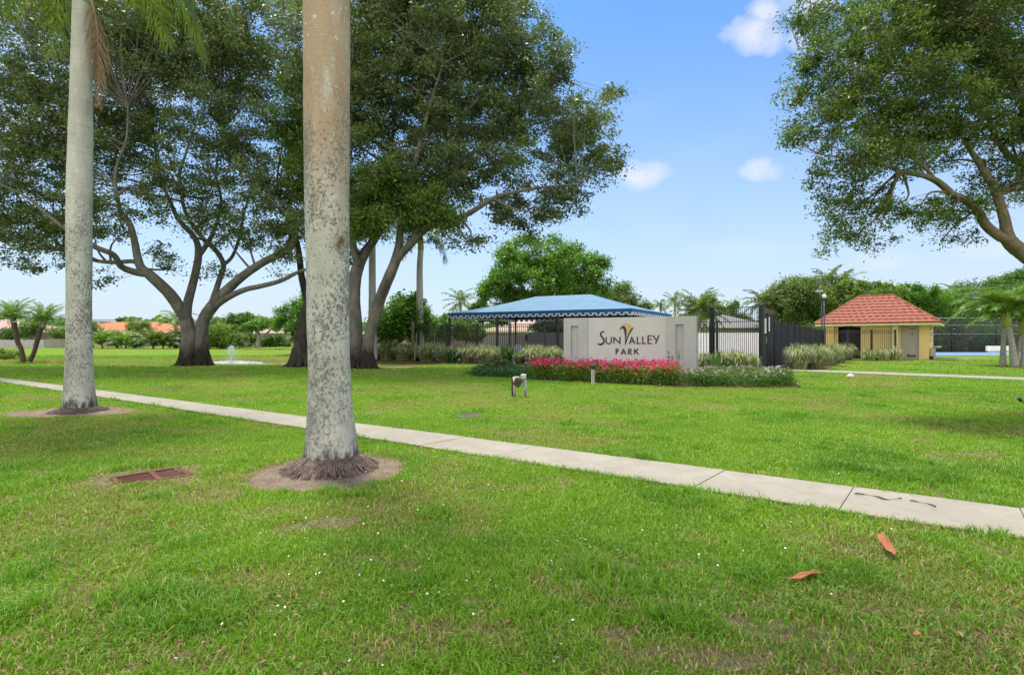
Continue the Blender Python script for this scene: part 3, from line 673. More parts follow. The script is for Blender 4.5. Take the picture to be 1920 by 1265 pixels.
def tree(name, label, cat, base, limbs, blobs, ncl, nleaf, lsize, asp, lm, bm, seed, group=None, spread=.42, minz=None, hang=0.0, frac_nodes=.12, twig=.011, up=.35, gapn=0.0, shell=.55, rbase=(.07, .028), rs=1.0, foot=()):
    """limbs: rows (px,py,d,r[m]); blobs: rows (px,py,d,rx px,ry px,rz m)"""
    g = np.random.default_rng(seed)
    root = empty(name, base, label, cat, group)
    W = [[(*P(p[0], p[1], p[2]), p[3]*rs) for p in l] for l in limbs]
    def flare(b):
        gr_ = random.Random(seed)
        for (px_, d_, r_) in foot:
            c_ = P(px_, CY, d_); n_ = 9
            for i in range(n_):
                a = 2*math.pi*(i+gr_.uniform(-.3, .3))/n_; L_ = r_*gr_.uniform(1.5, 2.3); w_ = r_*gr_.uniform(.26, .40)
                q = catmull([(c_.x+math.cos(a)*r_*.55, c_.y+math.sin(a)*r_*.55, r_*gr_.uniform(1.4, 2.2), w_*.9), (c_.x+math.cos(a)*r_*.85, c_.y+math.sin(a)*r_*.85, r_*.7, w_), (c_.x+math.cos(a)*r_*1.25, c_.y+math.sin(a)*r_*1.25, r_*.12, w_*.8), (c_.x+math.cos(a)*L_, c_.y+math.sin(a)*L_, -w_*.5, w_*.5)], 3)
                b.tube([p[:3] for p in q], [p[3] for p in q], n=7)
    pts = wood(W, bm, root, extra=flare)
    C, _ = in_blobs(pxblobs(blobs), ncl, g, shell)
    if gapn: C = C[fnoise(C[:, 0]*1.0+C[:, 1]*.6+60, C[:, 2]+C[:, 1]*.35+30, 1.6) > gapn]
    if minz is not None: C = C[C[:, 2] > minz]
    # secondary branches: nodes joined to the nearest limb, leaf clusters joined to the nearest node
    cand = pts[pts[:, 2] > np.percentile(pts[:, 2], 35)]
    nn = max(6, int(len(C)*frac_nodes)); nodes = C[g.choice(len(C), nn, replace=False)]
    b = MB(); starts = []
    for q in nodes:
        dd = np.linalg.norm(cand[:, :3]-q, axis=1)+np.maximum(cand[:, 2]-q[2], 0)*1.2
        a = cand[np.argmin(dd)]; r0 = min(a[3]*.75, rbase[0]); mid = (a[:3]+q)/2+g.normal(size=3)*.12*np.linalg.norm(q-a[:3])+np.array([0, 0, .06*np.linalg.norm(q-a[:3])])
        cur = catmull([(*a[:3], r0), (*mid, r0*.65), (*q, max(rbase[1]*.6, .008))], 4)
        b.tube([p[:3] for p in cur], [p[3] for p in cur], n=5, cap=False)
        starts += [p[:3] for p in cur[1:]]
    S = np.array(starts)
    for q in C:
        a = S[np.argmin(np.linalg.norm(S-q, axis=1))]
        if np.linalg.norm(a-q) < .05: continue
        mid = (a+q)/2+g.normal(size=3)*.10*np.linalg.norm(q-a)
        b.tube([a, mid, q], [twig*1.4, twig, twig*.4], n=3, cap=False)
    b.build('branches', bm, root)
    k = g.integers(0, len(C), nleaf); sp = spread*(.6+.8*g.random(len(C)))[k][:, None]
    pos = C[k]+g.normal(size=(nleaf, 3))*sp*np.array([1, 1, .62])
    if hang: pos[:, 2] -= hang*np.abs(g.normal(size=nleaf))
    crn = g.random(len(C))
    rnd = .38*crn[k]+.62*g.random(nleaf)**1.3
    V = leaves_np(pos, lsize, asp, g, up=up, szvar=.5)
    leaf_mesh('crown', V, rnd, lm, root)
    return root

def bush(name, label, cat, blobs, nleaf, lsize, asp, lm, seed, group=None, trunks=None, bm=None, up=.5, shell=.3, clumps=40, spread=.25, world=False):
    g = np.random.default_rng(seed)
    B = blobs if world else pxblobs(blobs)
    base = (B[0][0], B[0][1], 0)
    root = empty(name, base, label, cat, group)
    zs = [x for x in B]
    C, k = in_blobs(B, clumps, g, shell)
    s = np.array([min(x[3], x[5]) for x in B])[k]
    kk = g.integers(0, clumps, nleaf)
    pos = C[kk]+g.normal(size=(nleaf, 3))*(s[kk]*spread)[:, None]
    pos[:, 2] = np.where(pos[:, 2] < .04, .04+g.random(nleaf)*.3, pos[:, 2])
    rnd = .45*g.random(clumps)[kk]+.55*g.random(nleaf)
    leaf_mesh('crown', leaves_np(pos, lsize, asp, g, up=up), rnd, lm, root)
    W = []
    if trunks:
        W = [[(*P(p[0], p[1], p[2]), p[3]) for p in l] for l in trunks]
    else:
        for i in range(3):
            bb = B[g.integers(0, len(B))]; r = .04+.02*min(bb[3], 3)
            W.append([(base[0]+g.normal()*.15, base[1], -.05, r), (base[0]*.5+bb[0]*.5, base[1]*.5+bb[1]*.5, max(bb[2]*.5, .1), r*.8), (bb[0], bb[1], max(bb[2], .2), r*.5)])
    # twigs reaching clumps
    b = MB()
    for l in W:
        q = catmull(l, 4); b.tube([p[:3] for p in q], [p[3] for p in q], n=7, jit=.04)
    tops = np.array([p[:3] for l in W for p in catmull(l, 4)[3:]])
    for c in C[:min(len(C), 60)]:
        a = tops[np.argmin(np.linalg.norm(tops-c, axis=1))]; r = .012+.01*min(B[0][3], 4)
        b.tube([a, (a+c)/2+g.normal(size=3)*.08, c], [r, r*.6, r*.2], n=4, cap=False)
    b.build('trunk', bm or M['bark_brown'], root)
    return root

def frond_geo(g, length, nl, lf, e0, e1, w, ang=55, ldroop=.5, p=1.2, start=.14, curl=0.0):
    ts = np.linspace(0, 1, 14); e = np.radians(e0+(e1-e0)*ts**p)
    dx = np.cos(e); dz = np.sin(e); st = length/13
    X = np.concatenate([[0], np.cumsum((dx[1:]+dx[:-1])/2*st)]); Z = np.concatenate([[0], np.cumsum((dz[1:]+dz[:-1])/2*st)])
    Y = curl*ts**2*length
    t = np.repeat(np.linspace(start, .995, nl), 2); side = np.tile([1., -1.], nl)
    px = np.interp(t, ts, X); pz = np.interp(t, ts, Z); py = np.interp(t, ts, Y); ee = np.interp(t, ts, e)
    T = np.stack([np.cos(ee), np.zeros_like(ee), np.sin(ee)], 1); U = np.stack([-np.sin(ee), np.zeros_like(ee), np.cos(ee)], 1); S = np.zeros_like(T); S[:, 1] = side
    n = len(t); a = np.radians(ang+g.normal(0, 9, n))-np.radians(22)*t; li = g.normal(.12, .22, n)
    D = T*np.cos(a)[:, None]+S*(np.sin(a)*np.cos(li))[:, None]+U*(np.sin(a)*np.sin(li))[:, None]
    L = lf*(np.sin(np.pi*np.clip(.12+t*.83, 0, 1))**.6)*g.uniform(.85, 1.1, n)
    O = np.stack([px, py, pz], 1)
    Wd = T*(w/2)
    mid = O+D*(L*.55)[:, None]; mid[:, 2] -= ldroop*L*.16
    tip = O+D*(L*.95)[:, None]; tip[:, 2] -= ldroop*L*.62; tip[:, :2] = tip[:, :2]*1.0
    V = np.empty((n, 5, 3)); V[:, 0] = O-Wd*.6; V[:, 1] = O+Wd*.6; V[:, 2] = mid+Wd; V[:, 3] = mid-Wd; V[:, 4] = tip
    return V, np.stack([X, Y, Z], 1)
def rotz(V, az):
    c, s = math.cos(az), math.sin(az); W = V.copy(); W[..., 0] = V[..., 0]*c-V[..., 1]*s; W[..., 1] = V[..., 0]*s+V[..., 1]*c; return W
def fronds(parent, top, specs, lm, rm, g, as_parts=True, rrad=.025):
    """specs: list of dict(az, length, nl, lf, e0, e1, w, ...)"""
    allV, alln = [], []; rb = MB()
    for s in specs:
        s = dict(s); az = s.pop('az'); dead = s.pop('dead', False); off = s.pop('off', .08)
        V, rc = frond_geo(g, **s)
        o = np.array([top[0]+math.cos(az)*off, top[1]+math.sin(az)*off, top[2]])
        V = rotz(V, az)+o; rc = rotz(rc, az)+o
        rnd = np.clip(g.normal(.42, .17, len(V)), 0, 1)
        if as_parts:
            b = MB(); b.tube(rc, [rrad*(1-.85*i/13) for i in range(14)], n=5, cap=False)
            n = len(V); bs = len(b.v); vs = V.reshape(-1, 3)
            nv = bs+len(vs); allp = np.concatenate([np.array(b.v), vs])
            loops = []; starts = []; c = 0
            for f in b.f: loops += f; starts.append(c); c += len(f)
            base = np.arange(n)*5+bs
            lp = np.stack([base, base+1, base+2, base+3, base+3, base+2, base+4], 1).ravel()
            st = np.stack([np.arange(n)*7, np.arange(n)*7+4], 1).ravel()+c
            me = mesh_np('frond', allp, np.concatenate([np.array(loops), lp]), np.concatenate([np.array(starts), st]), False, {'rnd': np.concatenate([np.full(bs, .6), np.repeat(rnd, 5)])})
            o_ = link('frond', me, M['palm_dead'] if dead else lm, parent)
            if dead: o_['label'] = 'dead brown hanging frond'
        else:
            allV.append(V); alln.append(rnd); rb.tube(rc, [rrad*(1-.85*i/13) for i in range(14)], n=4, cap=False)
    if not as_parts:
        V = np.concatenate(allV); rnd = np.concatenate(alln); n = len(V); base = np.arange(n)*5
        bs = len(rb.v); vs = np.concatenate([np.array(rb.v), V.reshape(-1, 3)]); loops = []; starts = []; c = 0
        for f in rb.f: loops += f; starts.append(c); c += len(f)
        base = base+bs
        lp = np.stack([base, base+1, base+2, base+3, base+3, base+2, base+4], 1).ravel(); st = np.stack([np.arange(n)*7, np.arange(n)*7+4], 1).ravel()+c
        me = mesh_np('crown', vs, np.concatenate([np.array(loops), lp]), np.concatenate([np.array(starts), st]), False, {'rnd': np.concatenate([np.full(bs, .7), np.repeat(rnd, 5)])})
        link('crown', me, lm, parent)

def ring_specs(g, n, length, nl, lf, w, e0=(75, -10), e1=(-20, -80), az0=None, **k):
    out = []
    for i in range(n):
        u = i/(n-1) if n > 1 else 0
        out.append(dict(az=(az0 or 0)+i*2.39996+g.normal()*.12, length=length*g.uniform(.85, 1.08)*(1-.12*abs(u-.5)), nl=nl, lf=lf, w=w,
                        e0=e0[0]+(e0[1]-e0[0])*u+g.normal()*4, e1=e1[0]+(e1[1]-e1[0])*u+g.normal()*6, **k))
    return out

def profile_trunk(b, axis, prof, n=40, seed=0):
    """axis(z)->(x,y), prof rows (z,r): lumpy surface of revolution"""
    g = random.Random(seed); z0, z1 = prof[0][0], prof[-1][0]; zs = []; z = z0
    while z < z1: zs.append(z); z += .05 if z < 1.2 else .09
    zs.append(z1); ph = [g.uniform(0, 6.28) for _ in range(6)]; V = []
    pz = [p[0] for p in prof]; pr = [p[1] for p in prof]
    for z in zs:
        r = float(np.interp(z, pz, pr)); x, y = axis(z)
        ringj = (g.random()-.5)*.008
        for k in range(n):
            t = 2*math.pi*k/n
            rr = r*(1+ringj+.012*math.sin(3*t+ph[0]+z*1.3)+.008*math.sin(5*t+ph[1]-z*2.1)+.006*math.sin(9*t+z*5+ph[2])+.004*g.uniform(-1, 1))
            V.append((x+rr*math.cos(t), y+rr*math.sin(t), z))
    m = len(zs)
    b.add(V, [(i*n+k, i*n+(k+1) % n, (i+1)*n+(k+1) % n, (i+1)*n+k) for i in range(m-1) for k in range(n)], True)

# ------------------------------------------------------------------ the two royal palms on the verge
def root_mound(root, c, r, h, seed, nr=520):
    g = random.Random(seed); b = MB(); n = 96; V = []
    prof = [(1.66, -.05), (1.48, -.012), (1.34, h*.22), (1.20, h*.52), (1.08, h*.82), (.98, h*1.02), (.90, h*1.05)]
    ph = [g.uniform(0, 6.3) for _ in range(4)]
    for (q, z) in prof:
        for k in range(n):
            t = 2*math.pi*k/n; m = 1+.05*math.sin(3*t+ph[0])+.04*math.sin(7*t+ph[1])+g.uniform(-.02, .02)
            V.append((c[0]+math.cos(t)*r*q*(m if q > 1 else 1), c[1]+math.sin(t)*r*q*(m if q > 1 else 1), z+g.uniform(-.006, .006)))
    b.add(V, [(i*n+k, i*n+(k+1) % n, (i+1)*n+(k+1) % n, (i+1)*n+k) for i in range(len(prof)-1) for k in range(n)], True)
    for i in range(nr):
        t = 2*math.pi*(i+g.random())/nr; t2 = t+g.gauss(0, .10); L = r*g.uniform(1.25, 1.85); s = g.uniform(.0045, .0095); q0 = g.uniform(.93, 1.2)
        P_ = []
        for k in range(5):
            f = k/4; q = q0+(L/r-q0)*f; tt = t+(t2-t)*f+g.gauss(0, .012); z = float(np.interp(q, [.9, .98, 1.08, 1.22, 1.38, 1.55, 1.9], [h*1.05, h*1.02, h*.82, h*.52, h*.22, -.012, -.04]))
            P_.append((c[0]+math.cos(tt)*r*q, c[1]+math.sin(tt)*r*q, z+s*g.uniform(.3, 1.4)))
        b.tube(P_, [s, s, s*.9, s*.8, s*.4], n=4, cap=False)
    return b.build('root_mound', M['roots'], root)

g_ = np.random.default_rng(11)
c = G(621, 872); rp = empty('royal_palm', (c.x, c.y, 0), 'thick pale speckled royal palm trunk standing nearest, in front of the sidewalk', 'palm tree', 'royal palms on the verge')
def ax(z): return (float(np.interp(z, [0, .3, 1.7, 3.3, 5.7, 11, 17], [PX0, PX0, PX0-.032, PX0-.05, PX0-.058, PX0-.1, PX0-.2])), PY0)
PX0, PY0 = c.x, c.y
b = MB(); profile_trunk(b, ax, [(-.1, .325), (.12, .316), (.3, .300), (.55, .274), (.9, .248), (1.3, .240), (1.8, .244), (2.6, .252), (3.2, .258), (4, .266), (5.7, .270), (8.5, .265), (12, .24), (14.8, .20)], seed=1)
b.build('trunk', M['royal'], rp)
root_mound(rp, (c.x, c.y), .325, .13, 4)
b = MB(); profile_trunk(b, lambda z: ax(z), [(14.8, .225), (15.1, .235), (15.9, .19), (16.6, .11)], seed=2); b.build('crownshaft', M['crownshaft'], rp)
fronds(rp, (c.x-.18, c.y, 16.5), ring_specs(g_, 10, 3.2, 70, .75, .05, e0=(80, 5), e1=(-5, -50)), M['palm_leaf'], None, g_)
# air plant clinging to the trunk
b_ = MB(); p0 = P(641, 452, 6.02); gg = random.Random(2)
for i in range(110):
    d_ = Vector((gg.gauss(0, 1), -abs(gg.gauss(0, .8)), gg.gauss(-.1, 1))).normalized(); L_ = gg.uniform(.05, .10)
    q = p0+Vector((gg.gauss(0, .012), 0, gg.gauss(0, .02)))
    b_.tube([q, q+d_*L_*.6+Vector((0, 0, .006)), q+d_*L_+Vector((0, 0, -.03))], [.003, .002, .0008], n=3, cap=False)
b_.build('air_plant', mat('air_plant', [(.3, (.16, .14, .08)), (.7, (.34, .30, .18))], scale=20)); tag(bpy.data.objects['air_plant'], 'small tuft of tan air plant clinging to the near palm trunk', 'air plant')

c2 = G(148, 768); rp2 = empty('royal_palm', (c2.x, c2.y, 0), 'royal palm with its drooping fronds in view, left of the thicker near palm', 'palm tree', 'royal palms on the verge')
def ax2(z): return (float(np.interp(z, [0, .6, 2.2, 4.3, 6.5, 8.8, 11], [c2.x+.02, c2.x, c2.x, c2.x+.01, c2.x+.04, c2.x+.07, c2.x+.1])), c2.y)
b = MB(); profile_trunk(b, ax2, [(-.1, .315), (.1, .30), (.35, .27), (.8, .245), (1.4, .226), (2.3, .218), (3.6, .226), (5, .226), (6.0, .213), (7.2, .186), (8.72, .165)], seed=5)
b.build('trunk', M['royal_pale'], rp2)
root_mound(rp2, (c2.x, c2.y), .30, .07, 6, 300)
b = MB(); profile_trunk(b, ax2, [(8.70, .18), (8.80, .205), (9.2, .205), (9.9, .16), (10.5, .10)], seed=7); b.build('crownshaft', M['crownshaft'], rp2)
sp = ring_specs(g_, 12, 3.1, 75, .72, .045, e0=(78, 0), e1=(-20, -75))
sp += [dict(az=.25, length=2.8, nl=90, lf=.62, w=.04, e0=42, e1=-88, ldroop=1.4, p=.8), dict(az=-.5, length=2.9, nl=90, lf=.62, w=.04, e0=35, e1=-86, ldroop=1.4, p=.8),
       dict(az=.9, length=3.4, nl=90, lf=.62, w=.04, e0=30, e1=-84, ldroop=1.4, p=.7), dict(az=3.0, length=3.2, nl=90, lf=.62, w=.04, e0=30, e1=-85, ldroop=1.4, p=.7),
       dict(az=3.6, length=3.3, nl=90, lf=.62, w=.04, e0=35, e1=-84, ldroop=1.4, p=.8), dict(az=2.5, length=3.6, nl=90, lf=.62, w=.04, e0=15, e1=-80, ldroop=1.4, p=.9), dict(az=-.1, length=2.9, nl=90, lf=.62, w=.04, e0=50, e1=-88, ldroop=1.4, p=.8)]
fronds(rp2, (c2.x+.1, c2.y, 10.3), sp, M['palm_leaf'], None, g_)
fronds(rp2, (c2.x+.1, c2.y-.1, 8.75), [dict(az=-.2, length=1.5, nl=46, lf=.42, w=.05, e0=-50, e1=-93, ldroop=2.2, dead=True, off=.25, p=.35), dict(az=-.1, length=2.3, nl=40, lf=.30, w=.05, e0=-66, e1=-92, ldroop=2.4, dead=True, off=.26, p=.3)], M['palm_dead'], None, g_)

# ------------------------------------------------------------------ big shade trees
dA = 28.2
LA = [ # left stem
 [(351, 700, dA, .62), (351, 686, dA, .60), (352, 660, dA, .53), (354, 630, dA, .47), (350, 603, dA, .43), (341, 585, dA-.3, .40), (322, 556, dA-.8, .38), (303, 536, dA-1.2, .36), (280, 515, dA-1.6, .33), (262, 497, dA-1.8, .26), (251, 447, dA-2, .20), (243, 419, dA-2.2, .17), (228, 400, dA-2.4, .14), (218, 360, dA-3, .12), (217, 320, dA-3, .10), (237, 260, dA-3, .07), (240, 200, dA-3, .04)],
 [(280, 515, dA-1.6, .20), (256, 511, dA-2, .22), (228, 500, dA-2.6, .19), (213, 478, dA-3.2, .17), (180, 464, dA-4, .15), (150, 448, dA-4.4, .13), (100, 412, dA-5, .10), (50, 370, dA-5.5, .07), (0, 345, dA-6, .04)],
 [(276, 512, dA-1.6, .18), (253, 491, dA-1.2, .15), (215, 492, dA-1, .14), (177, 488, dA-.6, .12), (120, 470, dA, .09), (60, 465, dA+.5, .06), (0, 440, dA+1, .03)],
 [(350, 603, dA, .30), (352, 569, dA+.3, .30), (362, 530, dA+.6, .27), (372, 480, dA+1, .25), (366, 447, dA+1.2, .2), (336, 413, dA+1.4, .17), (320, 380, dA+1.6, .13), (300, 330, dA+2, .1), (290, 270, dA+2.5, .06)],
 [(372, 480, dA+1, .2), (388, 457, dA+1.4, .18), (402, 430, dA+1.8, .14), (415, 380, dA+2, .11), (405, 320, dA+2.2, .08), (420, 240, dA+2.4, .05)],
 # right stem
 [(380, 700, dA+.2, .54), (380, 686, dA+.2, .52), (378, 660, dA+.2, .48), (378, 630, dA+.2, .42), (382, 600, dA+.2, .40), (398, 575, dA, .40), (424, 546, dA-.4, .34), (456, 517, dA-.8, .28), (495, 491, dA-1.2, .25), (534, 472, dA-1.6, .23), (553, 450, dA-2, .2), (556, 425, dA-2, .16), (590, 380, dA-2, .12), (600, 320, dA-2, .07)],
 [(400, 578, dA, .22), (422, 561, dA-.6, .21), (456, 544, dA-1.4, .18), (490, 536, dA-2, .16), (524, 527, dA-2.6, .14), (553, 513, dA-3, .12), (585, 500, dA-3.4, .08), (620, 480, dA-3.8, .04)],
 [(388, 590, dA, .26), (400, 560, dA+.5, .22), (412, 522, dA+1, .19), (419, 496, dA+1.2, .18), (405, 470, dA+.8, .17), (385, 452, dA+.4, .16), (360, 421, dA, .14), (345, 390, dA-.5, .12), (340, 360, dA-1, .11), (337, 325, dA-1.5, .1), (347, 293, dA-2, .08), (360, 250, dA-2, .05)],
 [(419, 496, dA+1.2, .14), (436, 480, dA+1.6, .12), (450, 440, dA+2, .1), (460, 390, dA+2.4, .08), (480, 330, dA+2.6, .05)],
 [(340, 360, dA-1, .07), (322, 330, dA-1, .06), (310, 300, dA-1, .03)], [(534, 472, dA-1.6, .14), (545, 440, dA-1, .12), (535, 400, dA, .1), (520, 340, dA, .07), (530, 270, dA, .04)],
]
BA = [(30, 400, 26.5, 120, 75, 3.5), (-90, 330, 27, 120, 110, 4), (110, 300, 27, 150, 90, 4.5), (60, 180, 27, 160, 110, 5), (220, 230, 27.5, 130, 90, 4.5), (300, 120, 28, 190, 110, 5), (130, 40, 27, 190, 90, 5), (440, 90, 28, 150, 110, 5),
      (450, 270, 28, 130, 110, 4.5), (360, 370, 27.5, 110, 60, 3.5), (530, 370, 27, 70, 80, 3.5), (430, 430, 28, 80, 45, 3), (510, 430, 26.5, 65, 50, 2.5), (200, 390, 25.5, 80, 50, 2.5), (60, 460, 25, 70, 30, 2), (150, 420, 27, 80, 40, 2),
      (215, 520, 26, 35, 22, .8), (265, 545, 26.5, 35, 20, .8), (300, 480, 27, 28, 24, 1.2), (400, 505, 28.5, 28, 26, 1.2), (540, 480, 26, 35, 30, 1.5), (535, 525, 25.5, 25, 16, .8), (330, 40, 28, 260, 90, 5), (-150, 150, 27, 150, 140, 4.5),
      (0, 490, 25, 40, 22, 1.2), (100, 500, 24.8, 40, 16, .8), (200, 560, 26, 12, 10, .5)]
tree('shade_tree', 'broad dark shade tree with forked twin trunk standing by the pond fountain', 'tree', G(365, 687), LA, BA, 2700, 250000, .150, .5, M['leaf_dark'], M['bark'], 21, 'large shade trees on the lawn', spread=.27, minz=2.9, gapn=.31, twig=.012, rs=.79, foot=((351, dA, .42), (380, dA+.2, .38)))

dB = 25.8
LB = [
 [(672, 702, dB, .48), (672, 690, dB, .46), (668, 650, dB, .40), (667, 610, dB, .38), (664, 560, dB, .36), (666, 520, dB, .37), (676, 490, dB+.2, .33), (690, 465, dB+.4, .27), (704, 444, dB+.6, .24), (715, 400, dB+1, .2), (725, 340, dB+1.5, .15), (735, 270, dB+2, .11), (745, 180, dB+2.5, .07), (760, 100, dB+3, .04)],
 [(672, 500, dB, .24), (664, 470, dB-.2, .22), (655, 430, dB-.6, .2), (640, 380, dB-1, .16), (625, 310, dB-1.5, .12), (610, 220, dB-2, .08)],
 [(692, 702, dB-.6, .42), (692, 690, dB-.6, .40), (690, 660, dB-.6, .35), (694, 625, dB-.6, .32), (702, 595, dB-.7, .32), (713, 560, dB-.8, .31), (727, 525, dB-1, .30), (740, 494, dB-1.2, .28), (748, 462, dB-1.3, .23), (752, 430, dB-1.4, .19), (765, 380, dB-1.6, .16), (780, 300, dB-1.8, .13), (800, 220, dB-2, .09), (830, 120, dB-2, .05)],
 [(738, 500, dB-1.2, .22), (752, 477, dB-1.3, .21), (772, 456, dB-1.6, .2), (796, 431, dB-2, .18), (830, 415, dB-2.2, .16), (869, 405, dB-2.5, .15), (900, 387, dB-2.8, .13), (925, 372, dB-3, .12), (975, 358, dB-3.2, .09), (1030, 350, dB-3.4, .06), (1090, 345, dB-3.5, .03)],
 [(796, 431, dB-2, .13), (820, 380, dB-1.6, .12), (852, 312, dB-1.2, .12), (875, 292, dB-1, .11), (905, 277, dB-.8, .09), (960, 250, dB-.5, .06), (1040, 220, dB, .03)],
 [(852, 312, dB-1.2, .10), (858, 260, dB-1, .09), (872, 205, dB-.8, .08), (905, 175, dB-.6, .05), (950, 120, dB, .03)],
 [(704, 444, dB+.6, .18), (740, 400, dB+1.6, .15), (800, 350, dB+2.6, .12), (880, 320, dB+3.4, .09), (980, 290, dB+4, .04)],
 [(925, 372, dB-3, .08), (960, 390, dB-3.6, .05), (1010, 400, dB-4, .03)],
]
BB = [(640, 120, 26, 90, 120, 4), (740, 90, 26, 140, 120, 4.5), (880, 90, 26, 120, 110, 4.5), (980, 130, 25.5, 95, 90, 4), (820, 210, 26, 150, 100, 4.5), (960, 220, 25.5, 130, 90, 4), (1060, 270, 25, 85, 75, 3.5),
      (680, 250, 26, 100, 110, 4), (720, 370, 25.5, 90, 60, 3.2), (820, 330, 25.5, 110, 80, 3.5), (930, 330, 24.5, 110, 60, 3.2), (1040, 360, 24, 85, 45, 2.5), (1120, 300, 24.5, 40, 55, 2), (1110, 225, 25, 48, 38, 2), (1050, 130, 25.5, 45, 45, 2),
      (800, 420, 24.5, 70, 35, 2.2), (860, 440, 24, 40, 28, 1.4), (1010, 415, 23.5, 75, 25, 1.6), (950, 400, 24, 55, 28, 1.6), (760, 20, 26, 260, 80, 5), (940, 20, 26, 80, 60, 3), (1150, 290, 24.5, 20, 26, 1), (1140, 370, 24, 22, 14, .7),
      (1090, 395, 23.8, 30, 16, .8), (905, 452, 23.8, 20, 14, .6), (990, 372, 22.8, 80, 24, 1.2), (900, 400, 23.2, 45, 24, 1.0), (1080, 350, 22.6, 50, 26, 1.0), (600, 420, 25.5, 50, 50, 2.5), (1150, 180, 25, 18, 16, .6), (1070, 75, 25.5, 22, 26, .8)]
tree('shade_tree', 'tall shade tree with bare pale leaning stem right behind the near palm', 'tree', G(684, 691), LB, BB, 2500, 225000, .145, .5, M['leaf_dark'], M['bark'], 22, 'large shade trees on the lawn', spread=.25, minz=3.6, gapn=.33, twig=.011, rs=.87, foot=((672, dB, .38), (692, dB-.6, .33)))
# low brighter growth hanging around the stems
LC = [[(606, 430, 27, .14), (650, 410, 25.8, .11), (700, 395, 24.6, .09), (760, 395, 23.9, .07), (830, 405, 23.5, .04)], [(564, 702, 27.3, .58), (564, 688, 27.3, .56), (568, 640, 27.3, .46), (576, 590, 27.3, .38), (592, 540, 27.2, .33), (606, 480, 27, .28), (612, 400, 27, .2), (606, 300, 27, .14), (600, 200, 27, .08)],
      [(580, 575, 27.3, .24), (566, 520, 27.6, .2), (560, 470, 28, .17), (545, 400, 28.3, .13), (540, 320, 28.5, .07)]]
BC = [(600, 330, 27, 60, 60, 2.5), (640, 420, 26.8, 50, 40, 2), (690, 400, 26, 60, 40, 2), (570, 260, 27.5, 60, 70, 2.5), (760, 405, 23.8, 62, 36, 1.6), (600, 180, 27.5, 60, 70, 2.5), (660, 480, 26.5, 14, 20, .8), (720, 350, 24, 55, 45, 1.6), (835, 415, 23.4, 45, 30, 1.3), (800, 370, 23.6, 45, 30, 1.4), (690, 420, 24.2, 50, 36, 1.5)]
tree('shade_tree', 'dark wet tree trunk mostly hidden behind the near palm, leaning right', 'tree', G(564, 687), LC, BC, 1100, 92000, .14, .5, M['leaf_fresh'], M['bark_dark'], 23, 'large shade trees on the lawn', spread=.27, minz=3.4, gapn=.3, rs=.92, foot=((565, 27.3, .52),))

# right-hand oak, trunk just outside the frame
dD = 11.0
LD = [
 [(2040, 790, dD, .36), (2035, 768, dD, .30), (2025, 700, dD, .25), (2010, 620, dD, .235), (1985, 545, dD, .225), (1950, 500, dD, .21), (1920, 476, dD, .19), (1897, 458, dD, .18), (1888, 440, dD, .15), (1884, 415, dD+.1, .125), (1877, 390, dD+.1, .115), (1864, 353, dD+.1, .10), (1834, 304, dD+.2, .075), (1806, 258, dD+.2, .05), (1790, 200, dD+.3, .03)],
 [(1893, 452, dD, .13), (1872, 442, dD-.1, .12), (1848, 421, dD-.1, .115), (1832, 393, dD-.2, .105), (1812, 376, dD-.2, .10), (1788, 366, dD-.3, .09), (1760, 342, dD-.4, .08), (1733, 330, dD-.5, .065), (1692, 323, dD-.6, .05), (1660, 311, dD-.7, .04), (1600, 300, dD-.8, .025), (1540, 290, dD-.9, .012)],
 [(1752, 338, dD-.4, .05), (1738, 318, dD-.3, .045), (1714, 296, dD-.2, .035), (1670, 260, dD, .025), (1600, 200, dD+.2, .012)],
 [(1985, 545, dD, .13), (1975, 420, dD+.4, .11), (1940, 335, dD+.3, .10), (1915, 308, dD+.3, .09), (1888, 288, dD+.3, .075), (1862, 247, dD+.3, .06), (1840, 180, dD+.3, .04), (1810, 110, dD+.4, .02)],
 [(2010, 620, dD, .16), (2060, 480, dD+.5, .13), (2100, 340, dD+1, .09), (2120, 200, dD+1.2, .05)],
 [(1940, 335, dD+.3, .07), (1930, 240, dD-.3, .055), (1900, 140, dD-.6, .035), (1850, 60, dD-.8, .02)],
 [(1848, 421, dD-.1, .04), (1820, 398, dD+.4, .035), (1760, 396, dD+.6, .025), (1700, 398, dD+.8, .015)],
]
BD = [(1760, 60, 11, 190, 95, 1.9), (1620, 110, 10.8, 110, 80, 1.6), (1860, 130, 11, 110, 110, 2), (1700, 200, 10.8, 130, 80, 1.6), (1560, 210, 10.6, 75, 70, 1.2), (1620, 300, 10.4, 100, 60, 1.3), (1600, 380, 10.4, 75, 40, 1), (1740, 260, 11, 110, 60, 1.4),
      (1690, 400, 10.8, 80, 36, 1), (1590, 440, 10.3, 45, 22, .6), (1780, 400, 11.2, 70, 40, 1), (1520, 120, 10.7, 50, 50, .8), (1480, 180, 10.6, 45, 25, .5), (1520, 30, 11, 50, 45, .7), (1490, 250, 10.6, 40, 30, .5), (1440, 205, 10.6, 26, 8, .3),
      (1540, 340, 10.5, 40, 30, .6), (1885, 330, 11.3, 60, 60, 1), (1900, 250, 11.2, 60, 60, 1.3), (1545, 470, 10.3, 18, 14, .3), (1800, 445, 11.2, 40, 16, .5), (1660, 450, 10.5, 50, 16, .5), (2050, 150, 11.5, 150, 170, 2.2), (2060, 330, 11.8, 120, 70, 1.6), (1750, 0, 11, 220, 80, 2)]
